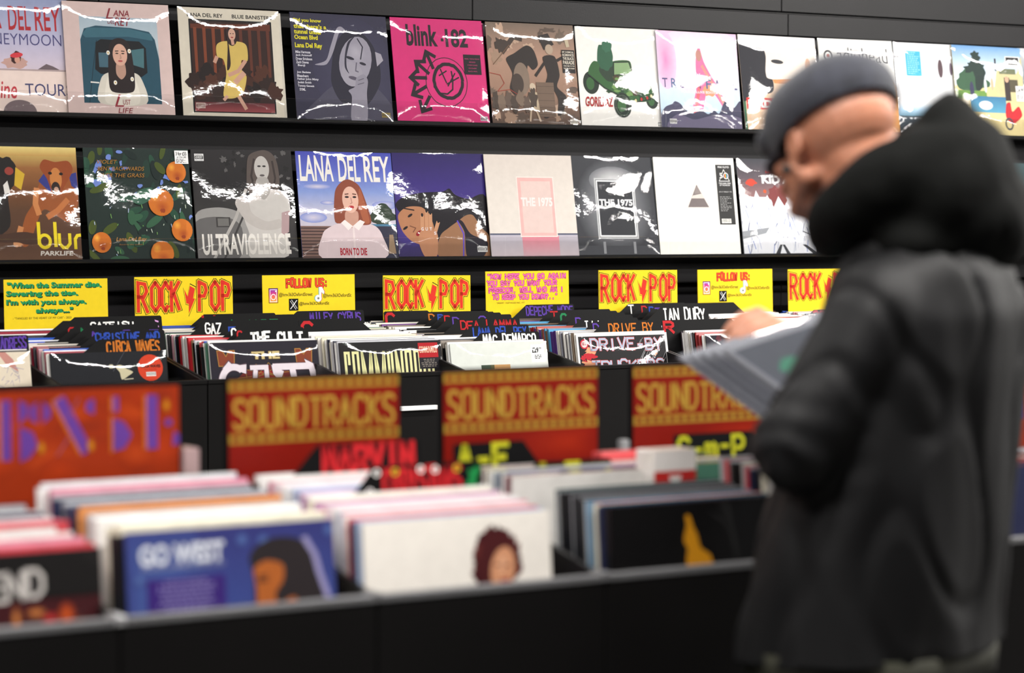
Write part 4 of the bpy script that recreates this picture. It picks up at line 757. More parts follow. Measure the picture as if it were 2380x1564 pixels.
# ------------------------------------------------------------------ display shelves on the wall
def shelf(z, ztop, lab, first):
    e = empty('display_shelf', (1.4, WY, z)); tag(e, lab, 'shelf')
    L = 6.6
    newobj('fascia_board', boxmesh(0, -.03, -.092, L, 0, -.008, .002, 'fascia_board'), e, None, M['slat'])
    newobj('ledge', boxmesh(0, -.125, -.0085, L, -.0, -.004, .001, 'ledge'), e, None, M['rim'])
    newobj('ledge_edge', boxmesh(0, -.131, -.0095, L, -.1255, .002, .001, 'ledge_edge'), e, None, M['black'])
    u = first - 1.4
    x = u % 0.6 - 0.6
    while x < L:
        a = max(0, x + .001); b_ = min(L, x + .599)
        if b_ - a > .1: newobj('acrylic_lip', boxmesh(a, -.1375, -.006, b_, -.1345, .058, .0008, 'acrylic_lip'), e, None, M['acrylic'])
        x += .6
    return e
Z1 = 1.7445; Z2 = 1.345
shelf(Z1, 2.06, 'upper black wall display shelf with a clear lip under the top row of records', onY(295, 250, 6.27).x)
shelf(Z2, 1.66, 'lower black wall display shelf with a clear lip, just above the yellow signs', onY(307, 590, 6.27).x)
e = empty('display_shelf', (1.4, WY, 2.142)); tag(e, 'black fascia board topping the wall display above the upper record row', 'shelf')
for i in range(-1, 7):
    x = PX0 + 1.2 * i - 1.4
    a = max(0, x + .0008); b_ = min(6.6, x + 1.1992)
    if b_ - a > .05: newobj('fascia_board', boxmesh(a, -.03, -.082, b_, 0, -.010, .002, 'fascia_board'), e, None, M['slat'])

# ------------------------------------------------------------------ record sleeves
LP = 0.313
def wrapmesh(w, h, bow=0.0035, n=10):
    """clear film pulled over the sleeve: slightly pillowed sheet with folded rims"""
    v = []; f = []
    for j in range(n + 1):
        for i in range(n + 1):
            u = i / n; t = j / n
            e_ = min(1, min(u, 1 - u, t, 1 - t) * n)
            d = -0.0042 * (0.25 + 0.75 * e_) - bow * math.sin(PI * u) * math.sin(PI * t)
            v.append((u * w * 1.004 - w * .002, d, -t * h * 1.004 + h * .002))
    for j in range(n):
        for i in range(n):
            k = j * (n + 1) + i; f.append((k, k + n + 1, k + n + 2, k + 1))
    me = bpy.data.meshes.new('plastic_wrap'); me.from_pydata(v, [], f)
    for p in me.polygons: p.use_smooth = True
    me.materials.append(M['wrap']); me.update(); return me
WRAP = [wrapmesh(LP, LP, b) for b in (0.002, 0.004, 0.006, 0.003)]
def jacket_mesh(w, h, t):
    """a card record sleeve: folded board with a rounded spine and the open side showing the paper inner"""
    bm = bmesh.new(); r = t * .45
    prof = [(0, t * .5), (r * .3, t * .15), (r, 0), (w, 0), (w, t * .32), (w - .004, t * .34), (w - .004, t * .66), (w, t * .68), (w, t), (r, t), (r * .3, t * .85)]
    A = [bm.verts.new((x, y, -h)) for x, y in prof]; B = [bm.verts.new((x, y, 0)) for x, y in prof]; n = len(prof)
    for i in range(n): bm.faces.new((A[i], A[(i + 1) % n], B[(i + 1) % n], B[i]))
    bm.faces.new(A[::-1]); top = bm.faces.new(B)
    bm.normal_update()
    for f in bm.faces:
        pass
    me = bpy.data.meshes.new('record_sleeve'); bm.to_mesh(me); bm.free()
    me.materials.append(M['sleeve']); return me
JM = {}
def jm(w, h, t):
    k = (round(w, 3), round(h, 3), round(t, 3))
    if k not in JM: JM[k] = jacket_mesh(*k)
    return JM[k]
def set_col(o, c): o.color = (*lin(c), 1)
def cover(x, y, ztop, lean, art, lab, group=None, w=LP, h=LP, t=0.005, body=(225, 222, 214), wrap=0, rz=0.0, name='record_sleeve', ar=LP, artm='print', cat='record', roll=0.0):
    """sleeve whose top front left corner stands at (x, y, ztop); leans back by `lean` degrees"""
    o = bpy.data.objects.new(name, jm(w, h, t)); COL.objects.link(o)
    o.location = (x, y, ztop); o.rotation_euler = (math.radians(-lean), math.radians(roll), math.radians(rz)); set_col(o, body)
    tag(o, lab, cat, group)
    if art:
        A = Art(w, h); art(A)
        c = newobj('printed_cover', A.mesh('printed_cover'), o, (0, -0.0004, 0), M[artm])
    if wrap is not None:
        wm = WRAP[wrap % 4] if abs(w - LP) < .004 and abs(h - LP) < .004 else wrapmesh(w, h)
        p = newobj('plastic_wrap', wm, o, (0, -0.0, 0))
    return o

LEAN = 8.5
TOP1 = [  # left px at mid height, art, wrap, body colour, label
 (-98, c_sky, 0, (200, 195, 210), 'pale blue and cream record sleeve with red lettering, top row, leftmost'),
 (150, c_truck, 1, (214, 196, 190), 'pale pink bordered record sleeve showing a dark-haired woman in a teal truck'),
 (419, c_banisters, 2, (214, 206, 190), 'cream bordered record sleeve with a woman in a yellow dress on a brown bench'),
 (680, c_tunnel, 3, (60, 58, 80), 'dusky blue record sleeve with yellow and white title lettering down its left side'),
 (913, c_pink, 1, (206, 42, 116), 'hot pink record sleeve with black lettering, arrows and a round face'),
 (1135, c_sepia, 0, (130, 112, 100), 'brown sepia record sleeve crowded with marching figures'),
 (1343, c_buggy, 1, (236, 234, 230), 'white record sleeve with a green camouflage buggy'),
 (1531, c_pastel, 2, (220, 210, 226), 'pastel pink and blue record sleeve above jagged dark rocks'),
 (1722, c_neck, 3, (236, 214, 196), 'white and orange record sleeve with a red band across a chin and neck'),
 (1908, c_white_head, 0, (240, 240, 238), 'white record sleeve with thin black lettering behind the grey cap'),
 (2083, c_white_blue, 1, (236, 238, 240), 'white record sleeve with a small bright blue square, behind the hood'),
 (2219, c_garden, 2, (222, 206, 150), 'record sleeve with a dark tree, pale house and red scooter, price sticker at its right'),
 (2373, c_sliver, 0, (200, 204, 208), 'record sleeve cut by the right frame edge, top row, rightmost'),
]
TOP2 = [
 (-75, c_dogs, 0, (120, 80, 50), 'brown record sleeve with two racing dogs and big yellow lettering'),
 (199, c_oranges, 1, (40, 60, 50), 'dark green record sleeve painted with leaves and five oranges'),
 (450, c_ultra, 3, (90, 88, 88), 'black and white record sleeve of a woman, tall white title along its bottom'),
 (693, c_born, 2, (110, 110, 170), 'blue sky record sleeve with a red-haired woman in a white blouse'),
 (917, c_purple, 1, (56, 40, 110), 'deep purple record sleeve with a dark-haired woman resting on her hand'),
 (1131, c_neonpink, None, (226, 216, 208), 'off-white record sleeve with a faint pink upright rectangle'),
 (1328, c_neondark, 2, (60, 62, 68), 'dark grey record sleeve with a glowing white upright rectangle'),
 (1525, c_triangle, None, (238, 236, 230), 'white record sleeve with a grey triangle and a black side label'),
 (1719, c_peaks, 3, (200, 204, 214), 'record sleeve with jagged white peaks and bold white title, beside the cap brim'),
 (1890, c_words, 0, (22, 24, 30), 'black record sleeve covered in coloured words, half hidden behind the man'),
 (2075, c_darkgreen, 1, (50, 60, 60), 'dark record sleeve hidden behind the hood, lower row'),
 (2233, c_darkgreen, 2, (50, 64, 56), 'dark green record sleeve peeking out right of the hood, lower row'),
]
random.seed(4)
for row, zb, lst in ((0, Z1, TOP1), (1, Z2, TOP2)):
    for i, (px, art, wr, body, lab) in enumerate(lst):
        hh = LP * math.cos(math.radians(LEAN)) + .002
        ytop = 6.328 + (-.007 if i % 2 else 0)
        p = onY(px, 150 if row == 0 else 475, ytop - .02)
        cover(p.x, ytop, zb - .003 + hh, LEAN + random.uniform(-1.2, 1.2), art, lab, wrap=wr, body=body, roll=random.uniform(-.4, .4), t=.0045)
        # a second copy of the same record behind, as the doubled edges show
        if lab.startswith(('cream bordered', 'hot pink', 'white record sleeve with a grey')):
            cover(p.x + (.012 if 'grey' not in lab else -.006), ytop + .012, zb - .003 + hh - .004, LEAN, None, 'edge of a duplicate record right behind the ' + ('cream bordered sleeve' if 'cream' in lab else 'hot pink sleeve' if 'pink' in lab else 'white triangle sleeve'), wrap=None, body=body)

# ------------------------------------------------------------------ record browsers along the wall
PITCH = 0.382
X0W = 2.114                       # divider between wall bins 0 and 1
WRY = 5.63; WRZ = 1.05            # rim of the wall browser
def divider_panel(x, y0, y1, z0, zb, parent, m, origin):
    pts = [(y0, .72), (y1, .72), (y1, zb), (y0 + .3, zb), (y0, z0)]
    pts = [(u - origin.y, z - origin.z) for u, z in pts]
    return prism('bin_divider', pts, x - .004 - origin.x, x + .004 - origin.x, m, parent, 'X')
def browser(x0, n, y0, y1, zr, zback, lab, rimm):
    O = Vector((x0, y0, 0)); e = empty('record_browser', O); tag(e, lab, 'record rack')
    L = n * PITCH; D = y1 - y0
    for i in range(n):
        newobj('front_panel', boxmesh(i * PITCH + .0012, 0, .09, (i + 1) * PITCH - .0012, .018, zr - .012, .0012, 'front_panel'), e, None, M['black'])
    newobj('rim', boxmesh(0, -.002, zr - .012, L, .013, zr, .002, 'rim'), e, None, rimm)
    newobj('plinth', boxmesh(.02, .05, 0, L - .02, D - .02, .09, .002, 'plinth'), e, None, M['groove'])
    newobj('bin_floor', boxmesh(0, .018, .70, L, D - .018, .718, 0, 'bin_floor'), e, None, M['black'])
    newobj('back_panel', boxmesh(0, D - .018, .09, L, D, zback, .0012, 'back_panel'), e, None, M['black'])
    for s in (0, 1): newobj('side_panel', boxmesh(s * (L - .018) - .0 , .018, .09, s * (L - .018) + .018, D - .018, .70, 0, 'side_panel'), e, None, M['black'])
    for i in range(n + 1):
        x = x0 + i * PITCH + (.006 if i == 0 else -.006 if i == n else 0)
        divider_panel(x, y0 + .012, y1 - .02, zr - .003, min(zback, zr + .06), e, M['black'], O)
    return e
WBR = []
WBR.append(browser(X0W - PITCH * 3, 4, WRY, 6.36, WRZ, 1.10, 'long black record rack under the wall display, left section', M['black']))
WBR.append(browser(X0W + PITCH * 1, 4, WRY, 6.36, WRZ, 1.10, 'long black record rack under the wall display, middle section below the lyric sign', M['black']))
WBR.append(browser(X0W + PITCH * 5, 5, WRY, 6.36, WRZ, 1.10, 'long black record rack under the wall display, right section behind the man', M['black']))
_p = onY(973, 948, WRY - .004) - Vector((X0W + PITCH, WRY, 0))
newobj('ticket_rail', boxmesh(-.055, -.006, -.006, .055, .004, .006, .001, 'ticket_rail'), WBR[1], _p, M['lampbody'])['label'] = 'thin white ticket rail on the dark front'

PAL = [((236, 232, 226), 12), ((214, 208, 198), 8), ((190, 190, 196), 5), ((30, 30, 34), 7), ((70, 66, 70), 3), ((150, 40, 44), 2), ((40, 70, 150), 2), ((200, 150, 160), 2), ((60, 100, 80), 1), ((196, 120, 60), 1), ((110, 70, 130), 1), ((120, 160, 200), 1.5), ((160, 130, 100), 2)]
PW = [p[1] for p in PAL]; PC = [p[0] for p in PAL]
def joined_stack(recs, lean, lab, group):
    v = []; f = []; c = []
    for (x, y, z, w, h, t, col) in recs:
        i = len(v); la = math.radians(lean)
        for dx in (0, w):
            for dt in (0, t):
                for dz in (0, h):
                    v.append((x + dx, y + dt - dz * math.sin(la), z - dz * math.cos(la))); c.append(lin(col))
        f += [(i + a, i + b_, i + g, i + d) for a, b_, g, d in ((0, 1, 3, 2), (4, 6, 7, 5), (0, 4, 5, 1), (2, 3, 7, 6), (0, 2, 6, 4), (1, 5, 7, 3))]
    me = bpy.data.meshes.new('packed_records'); me.from_pydata(v, [], f)
    at = me.color_attributes.new('Col', 'FLOAT_COLOR', 'POINT'); fl_ = []
    for k in c: fl_ += [*k, 1]
    at.data.foreach_set('color', fl_); me.materials.append(M['print'])
    o = newobj('packed_records', me); tag(o, lab, 'records', group, 'stuff'); return o
def cname(c):
    r, g, b_ = c; mx, mn = max(c), min(c)
    if mx - mn < 34: return 'white' if mx > 215 else 'pale grey' if mx > 150 else 'dark grey' if mx > 55 else 'black'
    if r == mx: return ('red' if g < 90 and b_ < 100 else 'pink' if b_ > g else 'orange' if r > 180 and mx - mn > 90 else 'brown' if r < 200 else 'cream')
    if g == mx: return 'green'
    return 'dark blue' if mx < 110 else 'purple' if r > g + 15 else 'blue'
def stack(xl, ya, yb, za, zb_, lean, nick, grp, seed, nind, dark=False, thick=(.0035, .0075), pal=None):
    """records packed from front ya to back yb; the front nind each an object, the rest joined"""
    R = random.Random(seed); y = ya; k = 0; rest = []
    col = R.choices(PC, PW)[0]
    while y < yb:
        t = round(R.choice((.003, .004, .004, .005, .006, .007)) , 3) if thick[0] < .004 else round(R.uniform(*thick), 3)
        if R.random() < .75: col = (pal and R.random() < .8 and R.choice(pal)) or R.choices(PC, PW)[0]
        f = (y - ya) / (yb - ya); z = za + (zb_ - za) * f + R.uniform(-.005, .004); x = xl + R.uniform(-.004, .006)
        if k < nind:
            o = bpy.data.objects.new('record_sleeve', jm(LP, LP, t)); COL.objects.link(o)
            o.location = (x, y, z); o.rotation_euler = (math.radians(-lean - R.uniform(-.2, .2)), 0, 0); set_col(o, col); tag(o, cname(col) + ' edge of a record, ' + ORD[k] + ' behind the ' + nick, 'record', grp)
        else: rest.append((x, y, z, LP, LP, t, col))
        y += t + R.choice((.0004, .0008, .0015, .003)); k += 1
    if rest: joined_stack(rest, lean, 'rear run of packed records behind the ' + nick, grp)
WL = 11.0
WB = [  # index, front cover art, px left, body, label, wrap
 (0, c_cream, None, (224, 212, 192), 'cream record sleeve with faint scribbles, front of the far left wall bin', 1, 818),
 (1, c_circa, 115, (30, 32, 38), 'black record sleeve with a round orange sticker, front of a wall bin', 1, 822),
 (2, c_cult, 486, (50, 46, 60), 'dark record sleeve with silver axe-like lettering over red, front of a wall bin', 3, 797),
 (3, c_communards, 787, (30, 28, 30), 'black record sleeve with tall cream lettering and a red label, front of a wall bin', 0, 797),
 (4, c_white29, 1045, (216, 220, 214), 'grey-white record sleeve with a £29 price sticker, front of a wall bin', 1, 799),
 (5, c_drive, 1338, (230, 228, 226), 'white-edged black record sleeve with red outlined lettering, front of a wall bin', 2, 778),
 (6, c_darkred, 1640, (34, 28, 42), 'dark purple record sleeve behind the held records, front of a wall bin', 2, 780),
 (7, None, None, (60, 60, 66), 'grey record sleeve hidden behind the man, front of a wall bin', None, 775),
 (8, None, None, (200, 198, 190), 'pale record sleeve hidden behind the man, further right wall bin', None, 770),
 (9, None, None, (206, 90, 100), 'pink and white record sleeve at the right edge, in a wall bin', None, 770),
]
HID = {7: 4, 8: 2, 9: 6}
names = {0: 'far left wall bin', 1: 'wall bin with the orange sticker record', 2: 'wall bin with the axe-lettered record', 3: 'wall bin with the tall cream letters', 4: 'wall bin with the £29 record', 5: 'wall bin with the red outlined lettering', 6: 'wall bin behind the held records', 7: 'wall bin hidden by the man', 8: 'wall bin behind the dark hood', 9: 'wall bin at the right edge'}
nicks = {0: 'cream scribbled sleeve, wall rack far left', 1: 'orange-stickered sleeve in the wall rack', 2: 'axe-lettered sleeve in the wall rack', 3: 'tall cream-lettered sleeve in the wall rack', 4: '£29 sleeve in the wall rack', 5: 'red-outlined lettering sleeve in the wall rack', 6: 'dark purple sleeve in the wall rack', 7: 'wall rack front hidden by the man', 8: 'wall rack front hidden by the hood', 9: 'wall rack front at the right edge'}
pals = {1: [(236, 236, 240), (50, 90, 190), (150, 40, 60), (210, 205, 195), (60, 60, 66)], 2: [(190, 40, 50), (236, 232, 230), (40, 70, 170), (70, 74, 80), (60, 110, 80), (200, 196, 190)], 3: [(240, 238, 234), (206, 204, 206), (220, 214, 190), (40, 42, 60), (190, 160, 140)],
        4: [(238, 238, 236), (220, 216, 206), (130, 120, 110), (60, 60, 66)], 5: [(236, 234, 230), (80, 150, 190), (130, 130, 140), (170, 90, 80), (110, 90, 70), (90, 60, 130)], 6: [(40, 36, 40), (150, 30, 34), (60, 50, 60), (236, 234, 232), (120, 36, 40)], 7: [(240, 238, 236), (226, 220, 216)]}
for k, art, px, body, lab, wr, ytp in WB:
    xl = X0W + (k - 1) * PITCH + .030
    yc = 5.795
    if px: xl = onY(px, ytp, yc).x
    elif k == 0: xl = onY(-205, 818, yc).x + .0
    zt = onY((px or 30), ytp, yc).z if k < 7 else 1.135
    if k == 0: xl = onY(68, 818, yc).x - LP
    cover(xl, yc, zt, WL, art, lab, wrap=wr, body=body, t=.005)
    nind = 16 if k < 7 else HID[k]
    stack(xl - .003, yc + .008, 6.285, zt + .001, 1.158 if k != 6 else 1.15, WL, nicks[k], 'records packed in the ' + names[k], 30 + k, nind, pal=pals.get(k))

# ------------------------------------------------------------------ name cards between the records
CT = 0.0015
def name_card(x, y, ztop, lean, text, col, side, lab, w=.318, tab=.62, th=.040, tx=None, sw=.0135, wob=.08, total=.33, style='hand', rows=None, thgt=.062, outline=None, ow=0.004, m='card', seed=1, raised=False):
    """black plastic card with a sloped tab; (x, ztop) is its left edge and tab top"""
    sl = .045
    if side == 'R': pts = [(0, -total), (w, -total), (w, -.004), (w - .004, 0), (w * (1 - tab) + sl * .2, 0), (w * (1 - tab) - sl, -th), (0, -th)]
    elif side == 'L': pts = [(0, -total), (w, -total), (w, -th), (w * tab + sl, -th), (w * tab, 0), (.004, 0), (0, -.004)]
    else: pts = [(0, -total), (w, -total), (w, -.004), (w - .004, 0), (.004, 0), (0, -.004)]
    o = prism('name_card', pts, 0, CT, M[m], None, 'Y')
    o.location = (x, y, ztop); o.rotation_euler = (math.radians(-lean), 0, 0); tag(o, lab, 'divider card')
    if text:
        A = Art(w, w)
        a0, a1 = tx if tx else ((1 - tab + .0, .98) if side == 'R' else (.02, tab))
        for i, t in enumerate(text if isinstance(text, (list, tuple)) else [text]):
            y0 = .020 + i * (thgt + .02)
            c = col[i] if isinstance(col[0], (list, tuple)) else col
            A.hand(t, a0, y0, a1, y0 + thgt, c, sw, outline, ow, wob, seed + len(t))
        newobj('handwriting', A.mesh('handwriting'), o, (0, -.0004, 0), M['marker'])
    return o
RED = (176, 28, 34); GRN = (26, 118, 72); BLU = (36, 68, 160); PUR = (84, 54, 150); ORG = (184, 104, 30); WHT = (236, 236, 232); PNK = (206, 150, 206)
cards = [
 # px left edge of the tab slope top, px of card right edge, y top px, Y plane, text, colour, side, label, extras
 (0, (65, 778, 5.84), 'R', 'HEADRESS', PUR, 'black name card lettered in purple, at the left frame edge', dict(tab=.98, thgt=.09, sw=.013, tx=(.70, .98))),
 (1, (375, 733, 6.20), 'R', None, None, 'rearmost black name card in front of the green lyric sign', dict(tab=.82)),
 (1, (372, 739, 6.15), 'R', 'A B C', PNK, 'black name card with a pink letter at the slope of its tab, left bin', dict(tab=.80)),
 (1, (360, 741, 6.10), 'R', 'CATFISH', WHT, 'black name card lettered in white below the green lyric sign', dict(tab=.85, tx=(.42, .80), thgt=.05)),
 (1, (363, 752, 6.04), 'R', 'CAT N', RED, 'black name card with red letters, middle of the left bin', dict(tab=.80, tx=(.22, .62), thgt=.08)),
 (1, (367, 752, 6.00), 'R', 'N', GRN, 'black name card with a green letter, middle of the left bin', dict(tab=.75, tx=(.32, .38), thgt=.09)),
 (1, (352, 757, 5.96), 'R', None, None, 'plain black name card before the green-lettered one', dict(tab=.6)),
 (1, (378, 762, 5.91), 'R', 'MAC B', PUR, 'black name card with faint purple letters in the left bin', dict(tab=.62)),
 (1, (382, 766, 5.86), 'R', 'CHRISTINE AND', BLU, 'black name card lettered in blue, second from the front of the left bin', dict(tab=.60, tx=(.40, .95), thgt=.06)),
 (1, (384, 785, 5.825), 'R', 'CIRCA WAVES', ORG, 'black name card lettered in orange above the orange-stickered record', dict(tab=.60, tx=(.49, .94), thgt=.085, sw=.015)),
 (2, (640, 727, 6.22), 'R', '" I"', RED, 'rear black name card with red marks below the second yellow sign', dict(tab=.72, tx=(.28, .42))),
 (2, (645, 731, 6.16), 'R', None, None, 'plain black name card low in front of the second yellow sign', dict(tab=.7)),
 (2, (650, 737, 6.10), 'R', 'A MOE', GRN, 'black name card with small green letters, third bin from left', dict(tab=.66, tx=(.5, .98), thgt=.05)),
 (2, (660, 744, 6.04), 'R', 'A', GRN, 'black name card with one large green letter, third bin from left', dict(tab=.66, tx=(.42, .50), thgt=.08)),
 (2, (655, 742, 6.0), 'R', 'GAZ', WHT, 'black name card with three white letters, third bin from left', dict(tab=.74, tx=(.28, .42), thgt=.085)),
 (2, (690, 752, 5.95), 'R', 'F', BLU, 'black name card with one blue letter, third bin from left', dict(tab=.66, tx=(.36, .42), thgt=.07)),
 (2, (697, 756, 5.90), 'R', 'C.', WHT, 'black name card with one white letter, third bin from left', dict(tab=.64, tx=(.36, .45), thgt=.08)),
 (2, (706, 760, 5.86), 'R', 'C.', RED, 'black name card with one red letter, just behind the white-lettered front one', dict(tab=.62, tx=(.38, .48), thgt=.09)),
 (2, (716, 765, 5.825), 'R', 'THE CULT', WHT, 'black name card with bold white letters above the axe-lettered record', dict(tab=.62, tx=(.47, .94), thgt=.085, sw=.02)),
 (3, (845, 720, 6.24), 'R', 'MILEY CYRUS', PUR, 'black name card lettered in purple, below the first follow-us sign', dict(tab=.70, tx=(.45, .96), thgt=.075)),
 (3, (830, 727, 6.17), 'L', 'C.', RED, 'rear black name card with a large red letter, below the first follow-us sign', dict(tab=.36, tx=(.02, .20), thgt=.11, sw=.026)),
 (3, (928, 737, 6.05), 'L', 'C.', RED, 'front black name card with a large red letter, before the follow-us sign', dict(tab=.58, tx=(.03, .24), thgt=.13, sw=.028)),
 (4, (1110, 719, 6.24), 'L', 'C.', RED, 'black name card with a red letter below the second rock sign', dict(tab=.46, tx=(.02, .20), thgt=.11, sw=.026)),
 (4, (1135, 722, 6.18), 'R', 'D', ORG, 'black name card with an orange letter, bin below the second rock sign', dict(tab=.66, tx=(.36, .41), thgt=.05)),
 (4, (1148, 724, 6.13), 'R', 'B', BLU, 'black name card with a small blue letter, bin below the second rock sign', dict(tab=.62, tx=(.40, .45), thgt=.05)),
 (4, (1164, 726, 6.08), 'R', 'D', RED, 'black name card with a small red letter, bin below the second rock sign', dict(tab=.62, tx=(.40, .47), thgt=.06)),
 (4, (1188, 730, 6.03), 'R', 'D  O', PUR, 'black name card with round purple letters, bin below the second rock sign', dict(tab=.66, tx=(.38, .72), thgt=.07)),
 (4, (1207, 738, 5.97), 'R', 'DEA LAMMA', RED, 'black name card lettered in red, bin of the £29 record', dict(tab=.66, tx=(.38, .97), thgt=.075)),
 (4, (1228, 754, 5.90), 'R', 'LANA DEL REY', BLU, 'black name card lettered in blue, bin of the £29 record', dict(tab=.62, tx=(.42, .97), thgt=.08)),
 (4, (1252, 770, 5.83), 'R', 'MAC DEMARCO', WHT, 'black name card lettered in white above the £29 record', dict(tab=.62, tx=(.42, .96), thgt=.09, sw=.015)),
 (5, (1333, 706, 6.24), 'R', 'DEPECHE MODE', PUR, 'black name card lettered in purple below the pink lyric sign', dict(tab=.56, tx=(.46, .98), thgt=.08)),
 (5, (1418, 718, 6.17), 'R', 'T', RED, 'black name card with one red letter, bin before the pink lyric sign', dict(tab=.70, tx=(.32, .40), thgt=.08)),
 (5, (1434, 722, 6.12), 'R', 'C', GRN, 'black name card with one green letter, bin before the pink lyric sign', dict(tab=.68, tx=(.36, .42), thgt=.10, sw=.02)),
 (5, (1452, 726, 6.07), 'R', None, None, 'plain black name card, bin before the pink lyric sign', dict(tab=.66)),
 (5, (1470, 731, 6.02), 'R', 'D', PUR, 'black name card with one purple letter, bin before the pink lyric sign', dict(tab=.66, tx=(.36, .42), thgt=.08)),
 (5, (1482, 738, 5.97), 'R', 'ill', WHT, 'black name card with outlined white strokes, behind the orange-lettered one', dict(tab=.66, tx=(.40, .58), thgt=.11, sw=.012)),
 (5, (1512, 744, 5.90), 'R', 'D', PUR, 'black name card with a purple wedge, right behind the orange-lettered one', dict(tab=.66, tx=(.36, .42), thgt=.08)),
 (5, (1536, 746, 5.83), 'R', ['DRIVE BY', 'TRUCKERS'], [ORG, ORG], 'black name card with two orange lines above the white-edged record', dict(tab=.66, tx=(.42, .90), thgt=.085)),
 (6, (1592, 703, 6.24), 'R', 'T', WHT, 'rear black name card with one white letter below the third rock sign', dict(tab=.70, tx=(.32, .38), thgt=.08)),
 (6, (1608, 705, 6.19), 'R', 'D', RED, 'black name card with a red letter below the third rock sign', dict(tab=.62, tx=(.40, .46), thgt=.09)),
 (6, (1622, 707, 6.14), 'R', 'D', BLU, 'black name card with a blue letter below the third rock sign', dict(tab=.60, tx=(.42, .48), thgt=.07)),
 (6, (1632, 709, 6.10), 'R', 'T', PUR, 'black name card with a purple letter behind the white-lettered one', dict(tab=.58, tx=(.44, .52), thgt=.06)),
 (6, (1645, 711, 6.05), 'R', 'iAN DURY', WHT, 'black name card with tall white letters below the third rock sign', dict(tab=.58, tx=(.47, .95), thgt=.12, sw=.016)),
 (6, (1738, 739, 5.93), 'L', 'R', RED, 'black name card with a red letter, just behind the fingers of the man', dict(tab=.80, tx=(.02, .12), thgt=.10, sw=.026)),
 (7, (1768, 701, 6.24), 'L', 'R', RED, 'black name card with a red letter below the second follow-us sign', dict(tab=.66, tx=(.02, .12), thgt=.08, sw=.026)),
 (8, (2030, 717, 6.15), 'R', '38', RED, 'black name card with red numerals left of the dark jacket', dict(tab=.80, tx=(.22, .36), thgt=.10, sw=.024)),
]
for i, (k, (pr_, yt, Yp), side, text, col, lab, ex) in enumerate(cards):
    p = onY(pr_, yt, Yp)
    name_card(p.x - .318, Yp, p.z, WL, text, col, side, lab, seed=i, **ex)

# ------------------------------------------------------------------ yellow signs at the back of the wall bins
def board(px, py, Y, art, lab, w=.296, h=.31, va=1.0, name='hand_lettered_sign', bg=(236, 206, 36), lean=2.0, roll=0.0, wrap=None):
    p = onY(px, py, Y)
    o = newobj(name, boxmesh(0, 0, -h, w, .003, 0, .0008, name), None, p, M['sleeve']); set_col(o, bg)
    o.rotation_euler = (math.radians(-lean), math.radians(roll), 0); tag(o, lab, 'sign')
    A = Art(w, w * va); art(A)
    me = A.mesh('sign_lettering')
    newobj('sign_lettering', me, o, (0, -.0004, 0), M['print']); return o
BW = .296
board(8, 650, 6.27, b_quote1, 'yellow hand-lettered sign with green words about summer')
board(312, 644, 6.27, b_rock, 'yellow sign with red angular letters, leftmost of the rock and pop signs')
board(609, 640, 6.27, b_follow, 'yellow follow-us sign with three small icons, nearer the left')
board(890, 640, 6.27, b_rock, 'yellow sign with red angular letters, between the follow-us and pink lyric signs', roll=.6)
board(1128, 631, 6.27, b_quote2, 'yellow hand-lettered sign with pink words')
board(1391, 628, 6.27, b_rock, 'yellow sign with red angular letters, right of the pink lyric sign', roll=.4)
board(1621, 627, 6.27, b_follow, 'yellow follow-us sign with three small icons, nearest the man')
board(1831, 626, 6.27, b_rock, 'yellow sign with red angular letters, cut off by the dark jacket')

# ------------------------------------------------------------------ the near island rack
IY = 2.97; IZ = 0.93
X0I = 1.19
ib = browser(X0I - PITCH * 2, 8, IY, 3.50, IZ, 1.0, 'low black island record rack in the foreground', M['rim'])
for i in range(9):
    newobj('rim_corner', boxmesh(i * PITCH - .007, -.004, IZ - .011, i * PITCH + .007, .035, IZ + .003, .002, 'rim_corner'), ib, None, M['rimlight'] if i in (2,) else M['rim'])
bk = empty('record_rack_back', (X0I - PITCH * 2, 3.505, 0)); tag(bk, 'black rear half of the island rack behind the painted signs', 'record rack')
newobj('cabinet_body', boxmesh(0, 0, .09, 8 * PITCH, .42, .80, .003, 'cabinet_body'), bk, None, M['black'])
newobj('rim', boxmesh(0, .41, .80, 8 * PITCH, .424, .93, .002, 'rim'), bk, None, M['black'])
newobj('plinth', boxmesh(.03, .03, 0, 8 * PITCH - .03, .39, .09, .002, 'plinth'), bk, None, M['groove'])

